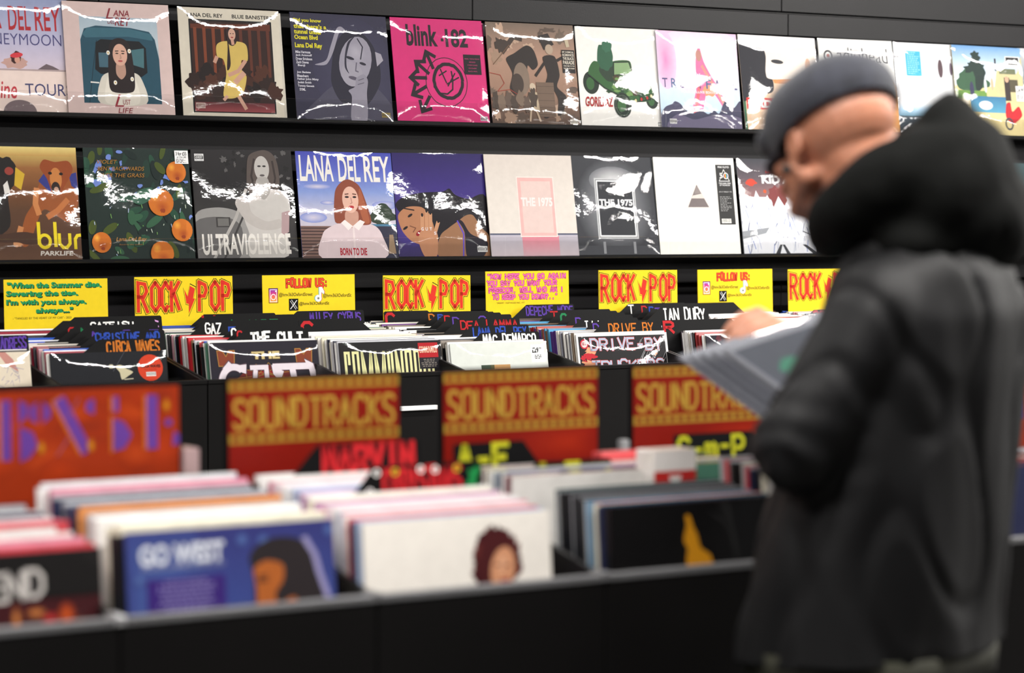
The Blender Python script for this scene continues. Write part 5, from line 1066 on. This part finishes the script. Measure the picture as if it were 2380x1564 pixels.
IL = 5.0
def iland(px, py, art, lab, yc=3.045, body=(220, 218, 212), wrap=1, fromright=False):
    p = onY(px, py, yc); x = p.x - (LP if fromright else 0)
    cover(x, yc, p.z, IL, art, lab, wrap=wrap, body=body, t=.006); return x, p.z
xa, za = iland(232, 1272, c_headflame, 'black record sleeve with pale handwriting over orange flames, foreground far left', body=(40, 36, 36), fromright=True)
xb_, zb = iland(290, 1240, c_west, 'dark blue record sleeve with white title and a head in profile, foreground', body=(52, 58, 116))
xc, zc = iland(842, 1216, c_whitewoman, 'white record sleeve with a small dark-haired woman, foreground', body=(236, 230, 222), wrap=None)
xd, zd = iland(1416, 1180, c_yellowfig, 'black record sleeve with a small yellow figure, foreground right', body=(20, 19, 20))
def istack(xl, zt, items, lab, grp, y=3.053, lean=IL, g0=0.0):
    R = random.Random(len(lab) + int(zt * 1000))
    for n_, it in enumerate(items):
        col, t, dz, dx = it[:4]; gap = (it[4] if len(it) > 4 else .001) + g0
        lab1 = cname(col) + ' ' + lab + ', ' + ORD[n_] + ' in line'
        if t > .012:      # a box set: lid with a lip
            o = bpy.data.objects.new('record_box_set', boxmesh(0, 0, -LP, LP, t, 0, .0015, 'record_box_set')); o.data.materials.append(M['sleeve'])
            l = 'thick ' + lab1
            newobj('box_lid', boxmesh(-.0015, t * .45, -LP - .001, LP + .0015, t + .0012, .0018, .0012, 'box_lid'), o, None, M['sleeve']).color = (*lin([min(255, c * 1.06) for c in col]), 1)
            tag(o, l.replace('record', 'record box'), 'box set', grp + ', box sets')
        else:
            o = bpy.data.objects.new('record_sleeve', jm(LP, LP, round(t, 3))); tag(o, lab1, 'record', grp)
        COL.objects.link(o); o.location = (xl + dx + R.uniform(-.003, .003), y, zt + dz + R.uniform(-.002, .002)); o.rotation_euler = (math.radians(-lean - R.uniform(-.3, .3)), 0, 0); set_col(o, col)
        y += t + gap
    return y
W_ = (236, 234, 232); Cr = (232, 226, 206); Pk = (222, 150, 170); Gy = (170, 172, 178); Nv = (40, 44, 74); Or = (226, 150, 84); Bk = (28, 28, 32); Lb = (176, 190, 220); Rd = (206, 70, 80)
yb = istack(xb_, zb, [(Bk, .008, -.004, -.01), (Bk, .010, -.004, -.012), (Cr, .018, .004, .004), (Cr, .010, .002, .0, .014), (W_, .014, .010, -.004), (Gy, .010, .012, 0), (W_, .008, .012, -.002), (Gy, .008, .013, .0), (Or, .009, .018, -.006), (Or, .008, .018, .0, .008), (Nv, .014, .014, -.01, .002), (Gy, .013, .020, -.002), (Gy, .008, .021, .0, .004), (Nv, .012, .022, -.012), (Gy, .012, .026, -.008), (Pk, .010, .030, .0), (Pk, .008, .031, .0), (W_, .008, .034, -.01), (Lb, .007, .034, .0), (W_, .006, .035, .002)], 'record behind the dark blue sleeve', 'records behind the dark blue sleeve', g0=.0045)
CW = [W_, W_, W_, Pk, W_, Lb, Pk, W_, (240, 220, 226), W_, (196, 150, 190), W_, Cr]
R = random.Random(2)
istack(xc, zc, [(Lb, .006, .001, -.003), (Nv, .004, .0, -.008), (Pk, .005, .003, -.004), (Rd, .004, .003, -.01), (Pk, .006, .003, .0)] + [(R.choice(CW), R.choice((.005, .006, .008, .010, .012)), .004 + i * .00125, R.uniform(-.012, .004), R.choice((.001, .001, .003))) for i in range(29)], 'record behind the white sleeve with the small woman', 'records behind the white sleeve in the foreground')
istack(xd, zd, [(Bk, .008, .0, -.004), (Nv, .006, .001, -.008), ((60, 110, 140), .004, .002, 0), (Cr, .006, .003, -.006), (Rd, .004, .003, 0), (Or, .004, .004, 0), ((110, 150, 180), .006, .005, -.012), (W_, .010, .005, -.01), (Bk, .012, .006, -.014)] + [(R.choice([Bk, Gy, W_, Nv, Bk, (40, 70, 70)]), R.choice((.006, .008, .010)), .006 + i * .001, R.uniform(-.012, .0)) for i in range(9)], 'record behind the black sleeve with yellow figure', 'records behind the black and yellow sleeve')
istack(xa, za, [(Rd, .008, .003, .0), (Rd, .008, .005, .0), (Pk, .008, .006, -.004), (Pk, .010, .008, .0), (Rd, .008, .008, .004, .006), (W_, .010, .010, -.004), (Bk, .012, .006, 0, .008), (W_, .010, .014, -.01), (Rd, .012, .018, .012), (Pk, .010, .020, .01), (W_, .008, .022, 0, .012), (Nv, .014, .024, .004), (W_, .012, .026, .01, .01), (Bk, .012, .024, 0), (Gy, .010, .028, 0), (Nv, .012, .03, 0)], 'record behind the flame-printed sleeve', 'records behind the flame-printed sleeve', g0=.006)
xe = X0I + PITCH * 3 + .03
istack(xe, 1.035, [(Bk, .008, .0, 0), (W_, .006, .0, -.006), (Rd, .006, .001, 0)] + [(R.choice([W_, Gy, Nv, Rd, Cr, Bk]), R.choice((.006, .008, .010)), .002 + i * .0012, R.uniform(-.01, .004)) for i in range(20)], 'record in the island bin beside the man', 'records in the island bin beside the man')
istack(xe + PITCH, 1.035, [(R.choice([W_, Gy, Nv, Rd, (120, 60, 40), Bk]), R.choice((.006, .008, .010)), .002 + i * .0012, R.uniform(-.01, .004), .002) for i in range(14)], 'record in the island bin at the right frame edge', 'records in the island bin at the right edge')
# rear small stacks with coloured spines (third and fourth columns)
def small_stack(px, py, Y0, n, cols, w, h, lab, grp, tk=(.008, .012)):
    p = onY(px, py, Y0); y = Y0; R = random.Random(px)
    for i in range(n):
        t = round(R.uniform(*tk), 3)
        o = bpy.data.objects.new('boxed_record', jm(w, h, t)); COL.objects.link(o); o.location = (p.x + R.uniform(-.004, .004), y, p.z + .0006 * i)
        set_col(o, cols[i % len(cols)]); tag(o, cname(cols[i % len(cols)]) + ' ' + lab + ', ' + ORD[i] + ' from the front', 'record', grp); y += t + .0012
small_stack(1188, 1110, 3.25, 11, [(230, 226, 222), (110, 40, 50), (236, 232, 230), (60, 70, 90), (150, 160, 170), (40, 60, 140), (226, 226, 220), (110, 100, 60)], LP * .98, LP, 'record with a coloured spine behind the paired letter cards', 'records with coloured spines behind the letter cards')
# painted boards of the island
def iboard(px, py, art, lab, bg):
    o = board(px, py, 3.44, art, lab, w=.300, h=.46, bg=bg, lean=.6, va=.55); o.name = 'painted_sign'
    newobj('sign_backing', boxmesh(-.006, .0035, -.46, .306, .007, .006, .001, 'sign_backing'), o, None, M['card']); return o
iboard(-24, 912, b_box, 'orange-brown painted sign with purple letters, far left of the island', (142, 44, 14))
iboard(531, 886, b_sound, 'red and gold painted sign, leftmost of the three alike on the island', (120, 20, 11))
iboard(1031, 868, b_sound, 'red and gold painted sign, middle of the three alike on the island', (120, 20, 11))
iboard(1472, 855, b_sound, 'red and gold painted sign, partly hidden by the held records', (120, 20, 11))
iboard(2352, 850, b_box, 'orange-brown painted sign right of the dark jacket', (130, 40, 18))
# island letter cards
YG = (170, 170, 30)
def icard(pxr, py, Y, text, col, side, lab, seed=1, **ex):
    p = onY(pxr, py, Y); return name_card(p.x - .318, Y, p.z, IL, text, col, side, lab, seed=seed, **ex)
icard(975, 1022, 3.38, 'MARVIN', RED, 'R', 'black card lettered in blurred red under the left red and gold sign', tab=.60, th=.055, tx=(.46, .96), thgt=.125, sw=.03)
icard(1118, 1070, 3.235, 'CHRISTMAS', RED, 'R', 'black card with red letters, green stroke and pale dots in the foreground', tab=.62, th=.06, tx=(.46, .88), thgt=.12, sw=.022)
icard(1432, 1012, 3.41, 'A-F', YG, 'L', 'black card with two yellow-green letters under the middle red and gold sign', tab=.42, th=.06, tx=(.03, .32), thgt=.14, sw=.034)
icard(1612, 1052, 3.34, 'A-F', YG, 'L', 'black card with yellow-green letters, nearer copy just behind the G card', tab=.46, th=.06, tx=(.02, .27), thgt=.15, sw=.034, seed=4)
icard(1672, 1072, 3.27, 'G-I', YG, 'L', 'nearest black card with slanted yellow-green letters', tab=.5, th=.06, tx=(.06, .34), thgt=.18, sw=.035, seed=5)
icard(1905, 992, 3.41, 'G-m-P', YG, 'L', 'black card with four yellow-green signs under the right red and gold sign', tab=.52, th=.06, tx=(.03, .46), thgt=.12, sw=.022, seed=6)
icard(2075, 1026, 3.35, 'm-', YG, 'L', 'black card with a yellow-green small letter beside the jacket', tab=.5, th=.06, tx=(.03, .25), thgt=.13, sw=.026, seed=7)
# dots on the christmas card
for o in list(COL.objects):
    if o.get('label', '').startswith('black card with red letters, green stroke'):
        A = Art(.318, .318)
        A.line([(.90, .16), (.98, .03)], .035, (20, 120, 60)); A.line([(.93, .04), (.98, .15)], .02, (20, 120, 60))
        for x, y, c in ((.42, .03, WHT), (.52, .03, YG), (.66, .025, WHT), (.74, .03, WHT), (.86, .03, YG), (.46, .17, YG), (.60, .17, WHT), (.80, .17, WHT), (.94, .18, YG), (.38, .12, WHT)): A.ring(x, y, .014, .014, .008, c, n=10)
        newobj('painted_dots', A.mesh('painted_dots'), o, (0, -.0006, 0), M['marker'])['kind'] = 'stuff'
# small boxed items on the records
def small_box(px, py, Y, w, h, t, col, lab, art=None, m='sleeve'):
    p = onY(px, py, Y); o = newobj('boxed_item', boxmesh(0, 0, -h, w, t, 0, .002, 'boxed_item'), None, p, M[m]); set_col(o, col); tag(o, lab, 'box')
    newobj('lid_band', boxmesh(-.001, -.001, -h * .25, w + .001, t + .001, -.001, .001, 'lid_band'), o, None, M[m]).color = (*lin([min(255, c * 1.1) for c in col]), 1)
    if art:
        A = Art(w, h); art(A); newobj('printed_cover', A.mesh('printed_cover'), o, (0, -.0016, 0), M['print'])
    return o
def redbox(a):
    a.rect(0, 0, 1, 1, (196, 44, 40)); a.rect(0, 0, 1, .2, (236, 230, 226)); a.rect(0, .55, 1, .72, (230, 222, 216)); a.poly([(.35, .25), (.65, .25), (.5, .45)], (236, 230, 226)); a.poly([(.4, 1), (.6, 1), (.5, .75)], (236, 230, 226)); a.rect(.1, .42, .9, .5, (40, 36, 38))
small_box(1520, 1048, 3.22, .082, .17, .05, (226, 220, 216), 'small red and white box standing among the records on the right', redbox)
small_box(428, 1042, 3.43, .024, .16, .05, (160, 136, 136), 'small pale pink-white box right of the purple-lettered sign')
small_box(1446, 1022, 3.43, .014, .16, .012, (140, 142, 144), 'small pale grey box right of the middle red and gold sign')
small_box(1400, 1052, 3.36, .085, .14, .03, (206, 80, 84), 'low pinkish-red box right of the middle red and gold sign')
small_stack(1612, 1078, 3.30, 8, [(60, 110, 90), (140, 40, 44), (120, 150, 170), (60, 80, 90), (220, 214, 206), (120, 30, 40), (40, 44, 50)], .10, .14, 'slim coloured case beside the red and white box', 'slim cases on the right of the island', (.010, .016))
# ------------------------------------------------------------------ the man
PO = Vector((2.25, 2.68, 0)); HA = math.radians(24)
man = empty('person', PO, HA)
tag(man, 'man in grey flat cap and dark hooded jacket holding records, seen from behind', 'person')
MW = Matrix.Translation(PO) @ Matrix.Rotation(HA, 4, 'Z'); MI = MW.inverted()
bpy.context.view_layer.update()
def capsule(bm, a, b_, ra, rb, seg=14):
    a = Vector(a); b_ = Vector(b_); d = b_ - a; L = d.length
    if L < 1e-6: L = 1e-6; d = Vector((0, 0, 1))
    q = d.to_track_quat('Z', 'Y').to_matrix().to_4x4(); rings = []
    prof = []
    for i in range(5): t = -PI / 2 + PI / 2 * i / 4.0; prof.append((ra * math.cos(t), ra * math.sin(t)))
    for i in range(5): t = PI / 2 * i / 4.0; prof.append((rb * math.cos(t), L + rb * math.sin(t)))
    vs = []
    for r, z in prof: vs.append([bm.verts.new(a + q @ Vector((max(r, 1e-4) * math.cos(2 * PI * k / seg), max(r, 1e-4) * math.sin(2 * PI * k / seg), z))) for k in range(seg)])
    for i in range(len(vs) - 1):
        for k in range(seg): bm.faces.new((vs[i][k], vs[i][(k + 1) % seg], vs[i + 1][(k + 1) % seg], vs[i + 1][k]))
    bm.faces.new(vs[0][::-1]); bm.faces.new(vs[-1])
def ellipsoid(bm, c, r, rot=(0, 0, 0), seg=20):
    from mathutils import Euler
    mt = Matrix.Translation(c) @ Euler([math.radians(v) for v in rot]).to_matrix().to_4x4() @ Matrix.Diagonal((*r, 1))
    bmesh.ops.create_uvsphere(bm, u_segments=seg, v_segments=seg // 2 + 2, radius=1, matrix=mt)
def remesh(name, bm, vox, m, smooth=4, disp=None, cut=None, parent=man, xf=None):
    me = bpy.data.meshes.new('tmp'); bm.to_mesh(me); bm.free()
    o = bpy.data.objects.new('tmp', me); COL.objects.link(o)
    md = o.modifiers.new('r', 'REMESH'); md.mode = 'VOXEL'; md.voxel_size = vox; md.use_smooth_shade = True
    if smooth: s = o.modifiers.new('s', 'SMOOTH'); s.factor = .5; s.iterations = smooth
    dg = bpy.context.evaluated_depsgraph_get(); ev = o.evaluated_get(dg)
    nm = bpy.data.meshes.new_from_object(ev, depsgraph=dg); nm.name = name
    bpy.data.objects.remove(o)
    if disp:
        ns = [v.normal.copy() for v in nm.vertices]
        for v, n in zip(nm.vertices, ns): v.co += n * disp(v.co, n)
    if cut:
        b2 = bmesh.new(); b2.from_mesh(nm)
        for co, no in cut: bmesh.ops.bisect_plane(b2, geom=b2.verts[:] + b2.edges[:] + b2.faces[:], plane_co=co, plane_no=no, clear_outer=True)
        b2.to_mesh(nm); b2.free()
    if xf: nm.transform(xf)
    for p in nm.polygons: p.use_smooth = True
    nm.materials.clear(); nm.materials.append(m)
    return newobj(name, nm, parent)
def loc(px, py, Z): return MI @ onZ(px, py, Z)

# joints (person-local: x right, y forward, z up)
HC = Vector((0.0, .088, 1.566))
SHL, ELL, WRL = Vector((-.165, -.055, 1.345)), Vector((-.228, .032, 1.140)), Vector((-.055, .17, 1.10))
SHR, ELR, WRR = Vector((.165, -.055, 1.345)), Vector((.29, .10, 1.14)), Vector((.262, .285, 1.235))
# held records: corners in camera space
A0 = onZ(1575, 828, 3.82)
e1 = (Rv * .26 + Uv * .30 * .26 + Fv * .16).normalized()
e2 = (Rv * .177 - Uv * .78 * .177 - Fv * .22); e2 = (e2 - e1 * e2.dot(e1)).normalized()
nrm = e1.cross(e2).normalized()
if nrm.dot(A0 - C0) > 0: nrm = -nrm         # towards the viewer
HRp = MI @ (A0 + e1 * .180 - e2 * .006 + nrm * .004)        # where the right hand grips the top edge
HLp = MI @ (A0 + e2 * .30 + e1 * .12 - nrm * .045)
WRR = HRp + (MI.to_3x3() @ (e1 * .080 + e2 * .030 - nrm * .035)); ELR = Vector((.325, .135, 1.145)); print('ARM', (SHR-ELR).length, (ELR-WRR).length, HRp, WRR)
WRL = HLp + Vector((-.02, -.075, -.02))
bm = bmesh.new()
# head, tilted forward
ellipsoid(bm, HC + Vector((0, -.012, .022)), (.074, .094, .082), (-24, 0, 0))
ellipsoid(bm, HC + Vector((0, .040, -.048)), (.056, .058, .078), (-20, 0, 0))
capsule(bm, HC + Vector((0, .085, -.088)), HC + Vector((0, .070, -.098)), .024, .026)          # chin
for s in (-1, 1): capsule(bm, HC + Vector((s * .058, .0, -.06)), HC + Vector((s * .022, .082, -.095)), .018, .016)  # jaw
capsule(bm, HC + Vector((0, .098, -.005)), HC + Vector((0, .128, -.048)), .011, .015)          # nose
for s in (-1, 1): capsule(bm, HC + Vector((s * .014, .110, -.046)), HC + Vector((s * .016, .104, -.046)), .010, .009)
capsule(bm, HC + Vector((-.018, .103, -.070)), HC + Vector((.018, .103, -.070)), .009, .009)   # lips
for s in (-1, 1): capsule(bm, HC + Vector((s * .052, .070, .022)), HC + Vector((s * .012, .098, .018)), .010, .010)  # brow ridge
for s in (-1, 1): ellipsoid(bm, HC + Vector((s * .042, .072, -.03)), (.018, .02, .018))
# ears with rim, bowl and lobe
for s in (-1, 1):
    ec = HC + Vector((s * .072, .002, -.014)); n = 9; pts = []
    for i in range(n):
        t = math.radians(200 - 250 * i / (n - 1)); pts.append(ec + Vector((s * (.010 - .007 * (i / (n - 1))), -.015 * math.cos(t) * -1 - .004, .027 * math.sin(t))))
    for i in range(n - 1): capsule(bm, pts[i], pts[i + 1], .0046, .0046, 8)
    ellipsoid(bm, ec + Vector((s * .003, 0, 0)), (.006, .017, .026)); ellipsoid(bm, ec + Vector((s * .006, .006, -.032)), (.006, .009, .011))
HM = Matrix.Translation(HC) @ Matrix.Rotation(math.radians(-26), 4, 'Z') @ Matrix.Rotation(math.radians(-12), 4, 'X') @ Matrix.Diagonal((1, 1, .88, 1)) @ Matrix.Translation(-HC)
bmesh.ops.transform(bm, matrix=HM, verts=bm.verts[:])
# neck and trunk
capsule(bm, HC + Vector((0, -.022, -.030)), (0, -.05, 1.36), .060, .060)
ellipsoid(bm, HC + Vector((0, -.038, -.02)), (.066, .060, .08), (-30, 0, 0)); ellipsoid(bm, HC + Vector((0, -.045, -.055)), (.062, .052, .06))
capsule(bm, (0, -.045, 1.34), (0, -.02, 1.20), .085, .12); capsule(bm, (0, -.02, 1.2), (0, .02, .92), .13, .125)
for s, sh, el, wr in ((-1, SHL, ELL, WRL), (1, SHR, ELR, WRR)):
    shb = sh * .92 + Vector((0, 0, .04)) * 0; capsule(bm, (0, -.05, 1.33), shb + Vector((0, 0, -.03)), .045, .032); capsule(bm, shb + Vector((0, 0, -.03)), el, .032, .034); capsule(bm, el, wr, .038, .026)
for s in (-1, 1): capsule(bm, (s * .09, .02, .92), (s * .10, .03, .50), .085, .055); capsule(bm, (s * .10, .03, .50), (s * .11, .0, .09), .052, .036); capsule(bm, (s * .11, .0, .06), (s * .12, .11, .04), .034, .03)
# hands: palm + five unequal bent fingers, closed on the record edges
def hand(wr, grip, acr, along, out, s):
    """grip: middle of the edge held; acr: direction across the knuckles; along: from wrist to fingertips; out: away from the back of the hand"""
    pc = wr + (grip - wr) * .62
    for k in range(4):
        off = acr * ((k - 1.5) * .019)
        capsule(bm, wr + off * .55 + along * .012, grip + off - along * .012 + out * -.004, .0125, .0115, 10)
    Ls = (.90, 1.05, 1.0, .78)
    for k in range(4):
        off = acr * ((k - 1.5) * .0205); k0 = grip + off - along * .008 - out * .004
        k1 = k0 + (along * .90 - out * .10).normalized() * .038 * Ls[k]; k2 = k1 + (along * .9 + out * .4).normalized() * .025 * Ls[k]; k3 = k2 + (along * .7 + out * .6).normalized() * .019 * Ls[k]
        capsule(bm, k0, k1, .0098, .0088, 10); capsule(bm, k1, k2, .0088, .008, 10); capsule(bm, k2, k3, .008, .0068, 10)
    t0 = wr + (grip - wr) * .25 + acr * s * .026; t1 = t0 + (along * .7 + acr * s * .55).normalized() * .036; t2 = t1 + (along * .85 + out * .35 - acr * s * .1).normalized() * .030; t3 = t2 + (along * .8 + out * .4 - acr * s * .3).normalized() * .022
    capsule(bm, t0, t1, .0145, .012, 10); capsule(bm, t1, t2, .0115, .0098, 10); capsule(bm, t2, t3, .0098, .0078, 10)
M3 = MI.to_3x3()
E1, E2, NN = M3 @ e1, M3 @ e2, M3 @ nrm
hand(WRR, HRp, E2, (-E1 * .97 + E2 * .10).normalized(), (-NN).normalized(), 1)
hand(WRL, HLp, -E1, (-E2).normalized(), NN.normalized(), -1)
body = remesh('body', bm, .004, M['skin'], 4)
body['label'] = 'skin of the ear, cheek, nape and hand'
# eyes and brows
for s in (-1, 1):
    b3 = bmesh.new(); ellipsoid(b3, HC + Vector((s * .031, .094, -.004)), (.0125, .011, .0115), seg=14); me = bpy.data.meshes.new('eye'); b3.to_mesh(me); me.transform(HM); b3.free(); ey = newobj('eye', me, man, None, M['eye'])
    b3 = bmesh.new(); ellipsoid(b3, HC + Vector((s * .031, .1045, -.007)), (.0055, .003, .0055), seg=12); me = bpy.data.meshes.new('iris'); b3.to_mesh(me); me.transform(HM); b3.free(); newobj('iris', me, ey, None, M['shoe'])
    b3 = bmesh.new()
    for i in range(3): capsule(b3, HC + Vector((s * (.014 + i * .013), .108 - i * .005, .017 + i * .001)), HC + Vector((s * (.026 + i * .013), .104 - i * .006, .018)), .0035, .003, 8)
    me = bpy.data.meshes.new('eyebrow'); b3.to_mesh(me); me.transform(HM); b3.free(); newobj('eyebrow', me, man, None, M['brow'])
# ear stud
b3 = bmesh.new(); ellipsoid(b3, HC + Vector((-.088, .010, -.046)), (.007, .009, .009), seg=12); capsule(b3, HC + Vector((-.086, .010, -.046)), HC + Vector((-.078, .012, -.052)), .004, .003, 8)
me = bpy.data.meshes.new('ear_plug'); b3.to_mesh(me); me.transform(HM); b3.free(); newobj('ear_plug', me, man, None, M['shoe'])

# jacket
def fold(co, n):
    p = Vector((co.x * 5, co.y * 5, co.z * 1.5 + co.x * 1.2)); a = noise.noise(p * 1.5); b_ = noise.noise(p * 3.6 + Vector((3, 1, 7)))
    v = -.010 * abs(a) * 1.6 + .005 * b_
    d = abs(noise.noise(Vector((co.x * 7 + co.z * 3.5, co.y * 7, co.z * 3.2 - co.x * 2)))); v -= .007 * max(0, .16 - d) / .16
    el = min((co - ELL).length, (co - ELR).length)
    if el < .12: v += .004 * math.sin(co.z * 110 + co.x * 60 + 5 * a) * (1 - el / .12)
    return v
bm = bmesh.new()
prof = [(.70, .035, .224, .176), (.80, .035, .232, .180), (.88, .028, .226, .174), (1.0, .005, .215, .162), (1.12, -.018, .208, .154), (1.24, -.040, .203, .144), (1.32, -.052, .190, .134), (1.38, -.055, .155, .115), (1.42, -.055, .115, .095), (1.45, -.05, .07, .07)]
rings = []; NS = 40
for z, yc, rx, ry in prof:
    rings.append([bm.verts.new((rx * math.copysign(abs(math.cos(t)) ** .85, math.cos(t)), yc + ry * math.copysign(abs(math.sin(t)) ** .85, math.sin(t)), z)) for t in [2 * PI * k / NS for k in range(NS)]])
for i in range(len(rings) - 1):
    for k in range(NS): bm.faces.new((rings[i][k], rings[i][(k + 1) % NS], rings[i + 1][(k + 1) % NS], rings[i + 1][k]))
bm.faces.new(rings[0][::-1]); bm.faces.new(rings[-1])
for s, sh, el, wr in ((-1, SHL, ELL, WRL), (1, SHR, ELR, WRR)):
    capsule(bm, (s * .04, -.06, 1.355), sh + Vector((-s * .01, 0, -.015)), .085, .070); capsule(bm, sh + Vector((-s * .015, 0, -.02)), el, .076, .068); e_ = wr + (el - wr) * .12; capsule(bm, el, e_, .066, .042)
jk = remesh('jacket', bm, .0075, M['jacket'], 14, fold, [((0, 0, .838), (0, -.06, -1))])
so = jk.modifiers.new('thickness', 'SOLIDIFY'); so.thickness = .003; so.offset = -1
# olive lining showing at the hem
bm = bmesh.new(); n = 48
v0 = []; v1 = []
for i in range(n):
    t = 2 * PI * i / n; k = 1 + .02 * math.sin(5 * t)
    v0.append(bm.verts.new((.216 * k * math.cos(t), .030 + .166 * k * math.sin(t), .850))); v1.append(bm.verts.new((.213 * k * math.cos(t), .032 + .164 * k * math.sin(t), .800 + .008 * math.sin(3 * t))))
for i in range(n): bm.faces.new((v0[i], v0[(i + 1) % n], v1[(i + 1) % n], v1[i]))
me = bpy.data.meshes.new('hem_lining'); bm.to_mesh(me); bm.free()
for p in me.polygons: p.use_smooth = True
ln = newobj('hem_lining', me, man, None, M['lining']); so = ln.modifiers.new('thickness', 'SOLIDIFY'); so.thickness = .006; ln['label'] = 'olive quilted lining below the dark hem'
# hood: thick collar ring rising to a peak behind the neck
bm = bmesh.new(); N = 22; ringp = []
for i in range(N):
    t = 2 * PI * i / N; back = (1 - math.sin(t)) / 2      # 1 at the back
    ringp.append((Vector((.098 * math.cos(t) * (1 + .15 * back), -.005 + .088 * math.sin(t), 1.430 + .105 * back)), .040 + .024 * back))
for i in range(N): capsule(bm, ringp[i][0], ringp[(i + 1) % N][0], ringp[i][1], ringp[(i + 1) % N][1], 12)
ellipsoid(bm, (.0, -.105, 1.500), (.125, .075, .110)); ellipsoid(bm, (0, -.058, 1.535), (.088, .055, .068)); ellipsoid(bm, (-.05, -.02, 1.485), (.055, .055, .060)); ellipsoid(bm, (.0, -.085, 1.568), (.072, .050, .066), (14, 0, 0))
ellipsoid(bm, (.035, -.120, 1.455), (.125, .075, .085)); ellipsoid(bm, (0, -.075, 1.42), (.135, .080, .055))
def hfold(co, n):
    p = Vector((co.x * 9, co.y * 9, co.z * 7)); return -.010 * abs(noise.noise(p)) + .003 * noise.noise(p * 3)
hd = remesh('hood', bm, .006, M['hood'], 22, hfold)
# flat cap
from mathutils import Euler
bm = bmesh.new(); cc = HC + Vector((0, .006, .052)); rt = Matrix.Rotation(math.radians(-21), 4, 'X')
ellipsoid(bm, cc, (.094, .120, .082), (-21, 0, 0), 28); ellipsoid(bm, cc + rt.to_3x3() @ Vector((0, -.015, -.014)), (.088, .100, .052), (-21, 0, 0), 24)
ellipsoid(bm, cc + rt.to_3x3() @ Vector((0, .070, .002)), (.080, .062, .036), (-27, 0, 0), 24)
capcrown = remesh('flat_cap', bm, .0045, M['cap'], 3, lambda co, n: .003 * noise.noise(co * 16), [(cc + rt.to_3x3() @ Vector((0, 0, -.034)), rt.to_3x3() @ Vector((0, 0, -1)))], man, HM)
so = capcrown.modifiers.new('thickness', 'SOLIDIFY'); so.thickness = .003; so.offset = -1
bm = bmesh.new(); ellipsoid(bm, cc + rt.to_3x3() @ Vector((0, .088, -.036)), (.074, .052, .007), (-30, 0, 0), 24)
br = remesh('cap_brim', bm, .003, M['cap'], 2, None, None, man, HM); br.parent = capcrown
# trousers and shoes
bm = bmesh.new(); ellipsoid(bm, (0, .02, .88), (.17, .13, .10))
for s in (-1, 1): capsule(bm, (s * .085, .02, .86), (s * .10, .035, .50), .105, .078); capsule(bm, (s * .10, .035, .50), (s * .11, .0, .10), .076, .062)
remesh('trousers', bm, .009, M['jeans'], 4, lambda co, n: .004 * noise.noise(co * 14), [((0, 0, .055), (0, 0, -1))])
for s in (-1, 1):
    bm = bmesh.new(); capsule(bm, (s * .112, -.03, .055), (s * .122, .13, .045), .050, .042); ellipsoid(bm, (s * .111, -.01, .08), (.046, .06, .05))
    sh_ = remesh('shoe', bm, .006, M['shoe'], 2, None, [((0, 0, .012), (0, 0, -1))])
    newobj('sole', boxmesh(s * .117 - .045, -.085, 0, s * .117 + .045, .175, .016, .006, 'sole'), sh_, None, M['groove'])

# ------------------------------------------------------------------ the records in his hands
def heldcover(a):
    a.rect(0, 0, 1, 1, (64, 68, 78)); a.blob(.50, .32, .20, .11, (40, 120, 90), 3, .2); a.blob(.42, .55, .18, .10, (44, 110, 96), 5, .2); a.blob(.7, .2, .1, .06, (40, 120, 80), 7); a.blob(.80, .75, .07, .06, (40, 110, 100), 9)
    a.rect(.02, .70, .10, .86, (44, 46, 54)); a.blob(.25, .30, .13, .08, (50, 110, 90), 13); a.vgrad(0, .9, 1, 1, [(110, 112, 124), (140, 142, 152)])
HP = [((120, 122, 128), 'lowest of the fanned records in his hands, its pale corner sticking out left'), ((130, 130, 138), 'second lowest of the fanned records in his hands, light grey edge'), ((90, 92, 100), 'middle one of the fanned records in his hands, dark grey edge'), ((110, 110, 120), 'second highest of the fanned records in his hands, mid grey edge'), ((150, 150, 154), 'topmost of the fanned records in his hands, with blue-green print')]
for i, (c, lab) in enumerate(HP):
    o = bpy.data.objects.new('held_record', jm(LP, LP, .004)); COL.objects.link(o)
    mt = Matrix((( e1.x, -nrm.x, -e2.x), (e1.y, -nrm.y, -e2.y), (e1.z, -nrm.z, -e2.z))).to_4x4()
    pos = A0 + nrm * (i * .0085) + e1 * (.009 * i) + e2 * (.016 * i)
    o.matrix_world = Matrix.Translation(pos) @ mt
    set_col(o, c); tag(o, lab, 'record')
    if True:
        A = Art(LP, LP); heldcover(A) if i in (0, 4) else A.rect(0, 0, 1, 1, (52, 56, 64)).blob(.3, .4, .12, .1, (60, 110, 96), i, .3); A.rect(0, 0, 1, .035, (128, 130, 138)); A.rect(0, 0, .03, 1, (112, 114, 122)); newobj('printed_cover', A.mesh('printed_cover'), o, (0, -.0004, 0), M['print'])
    newobj('plastic_wrap', WRAP[i % 4], o)
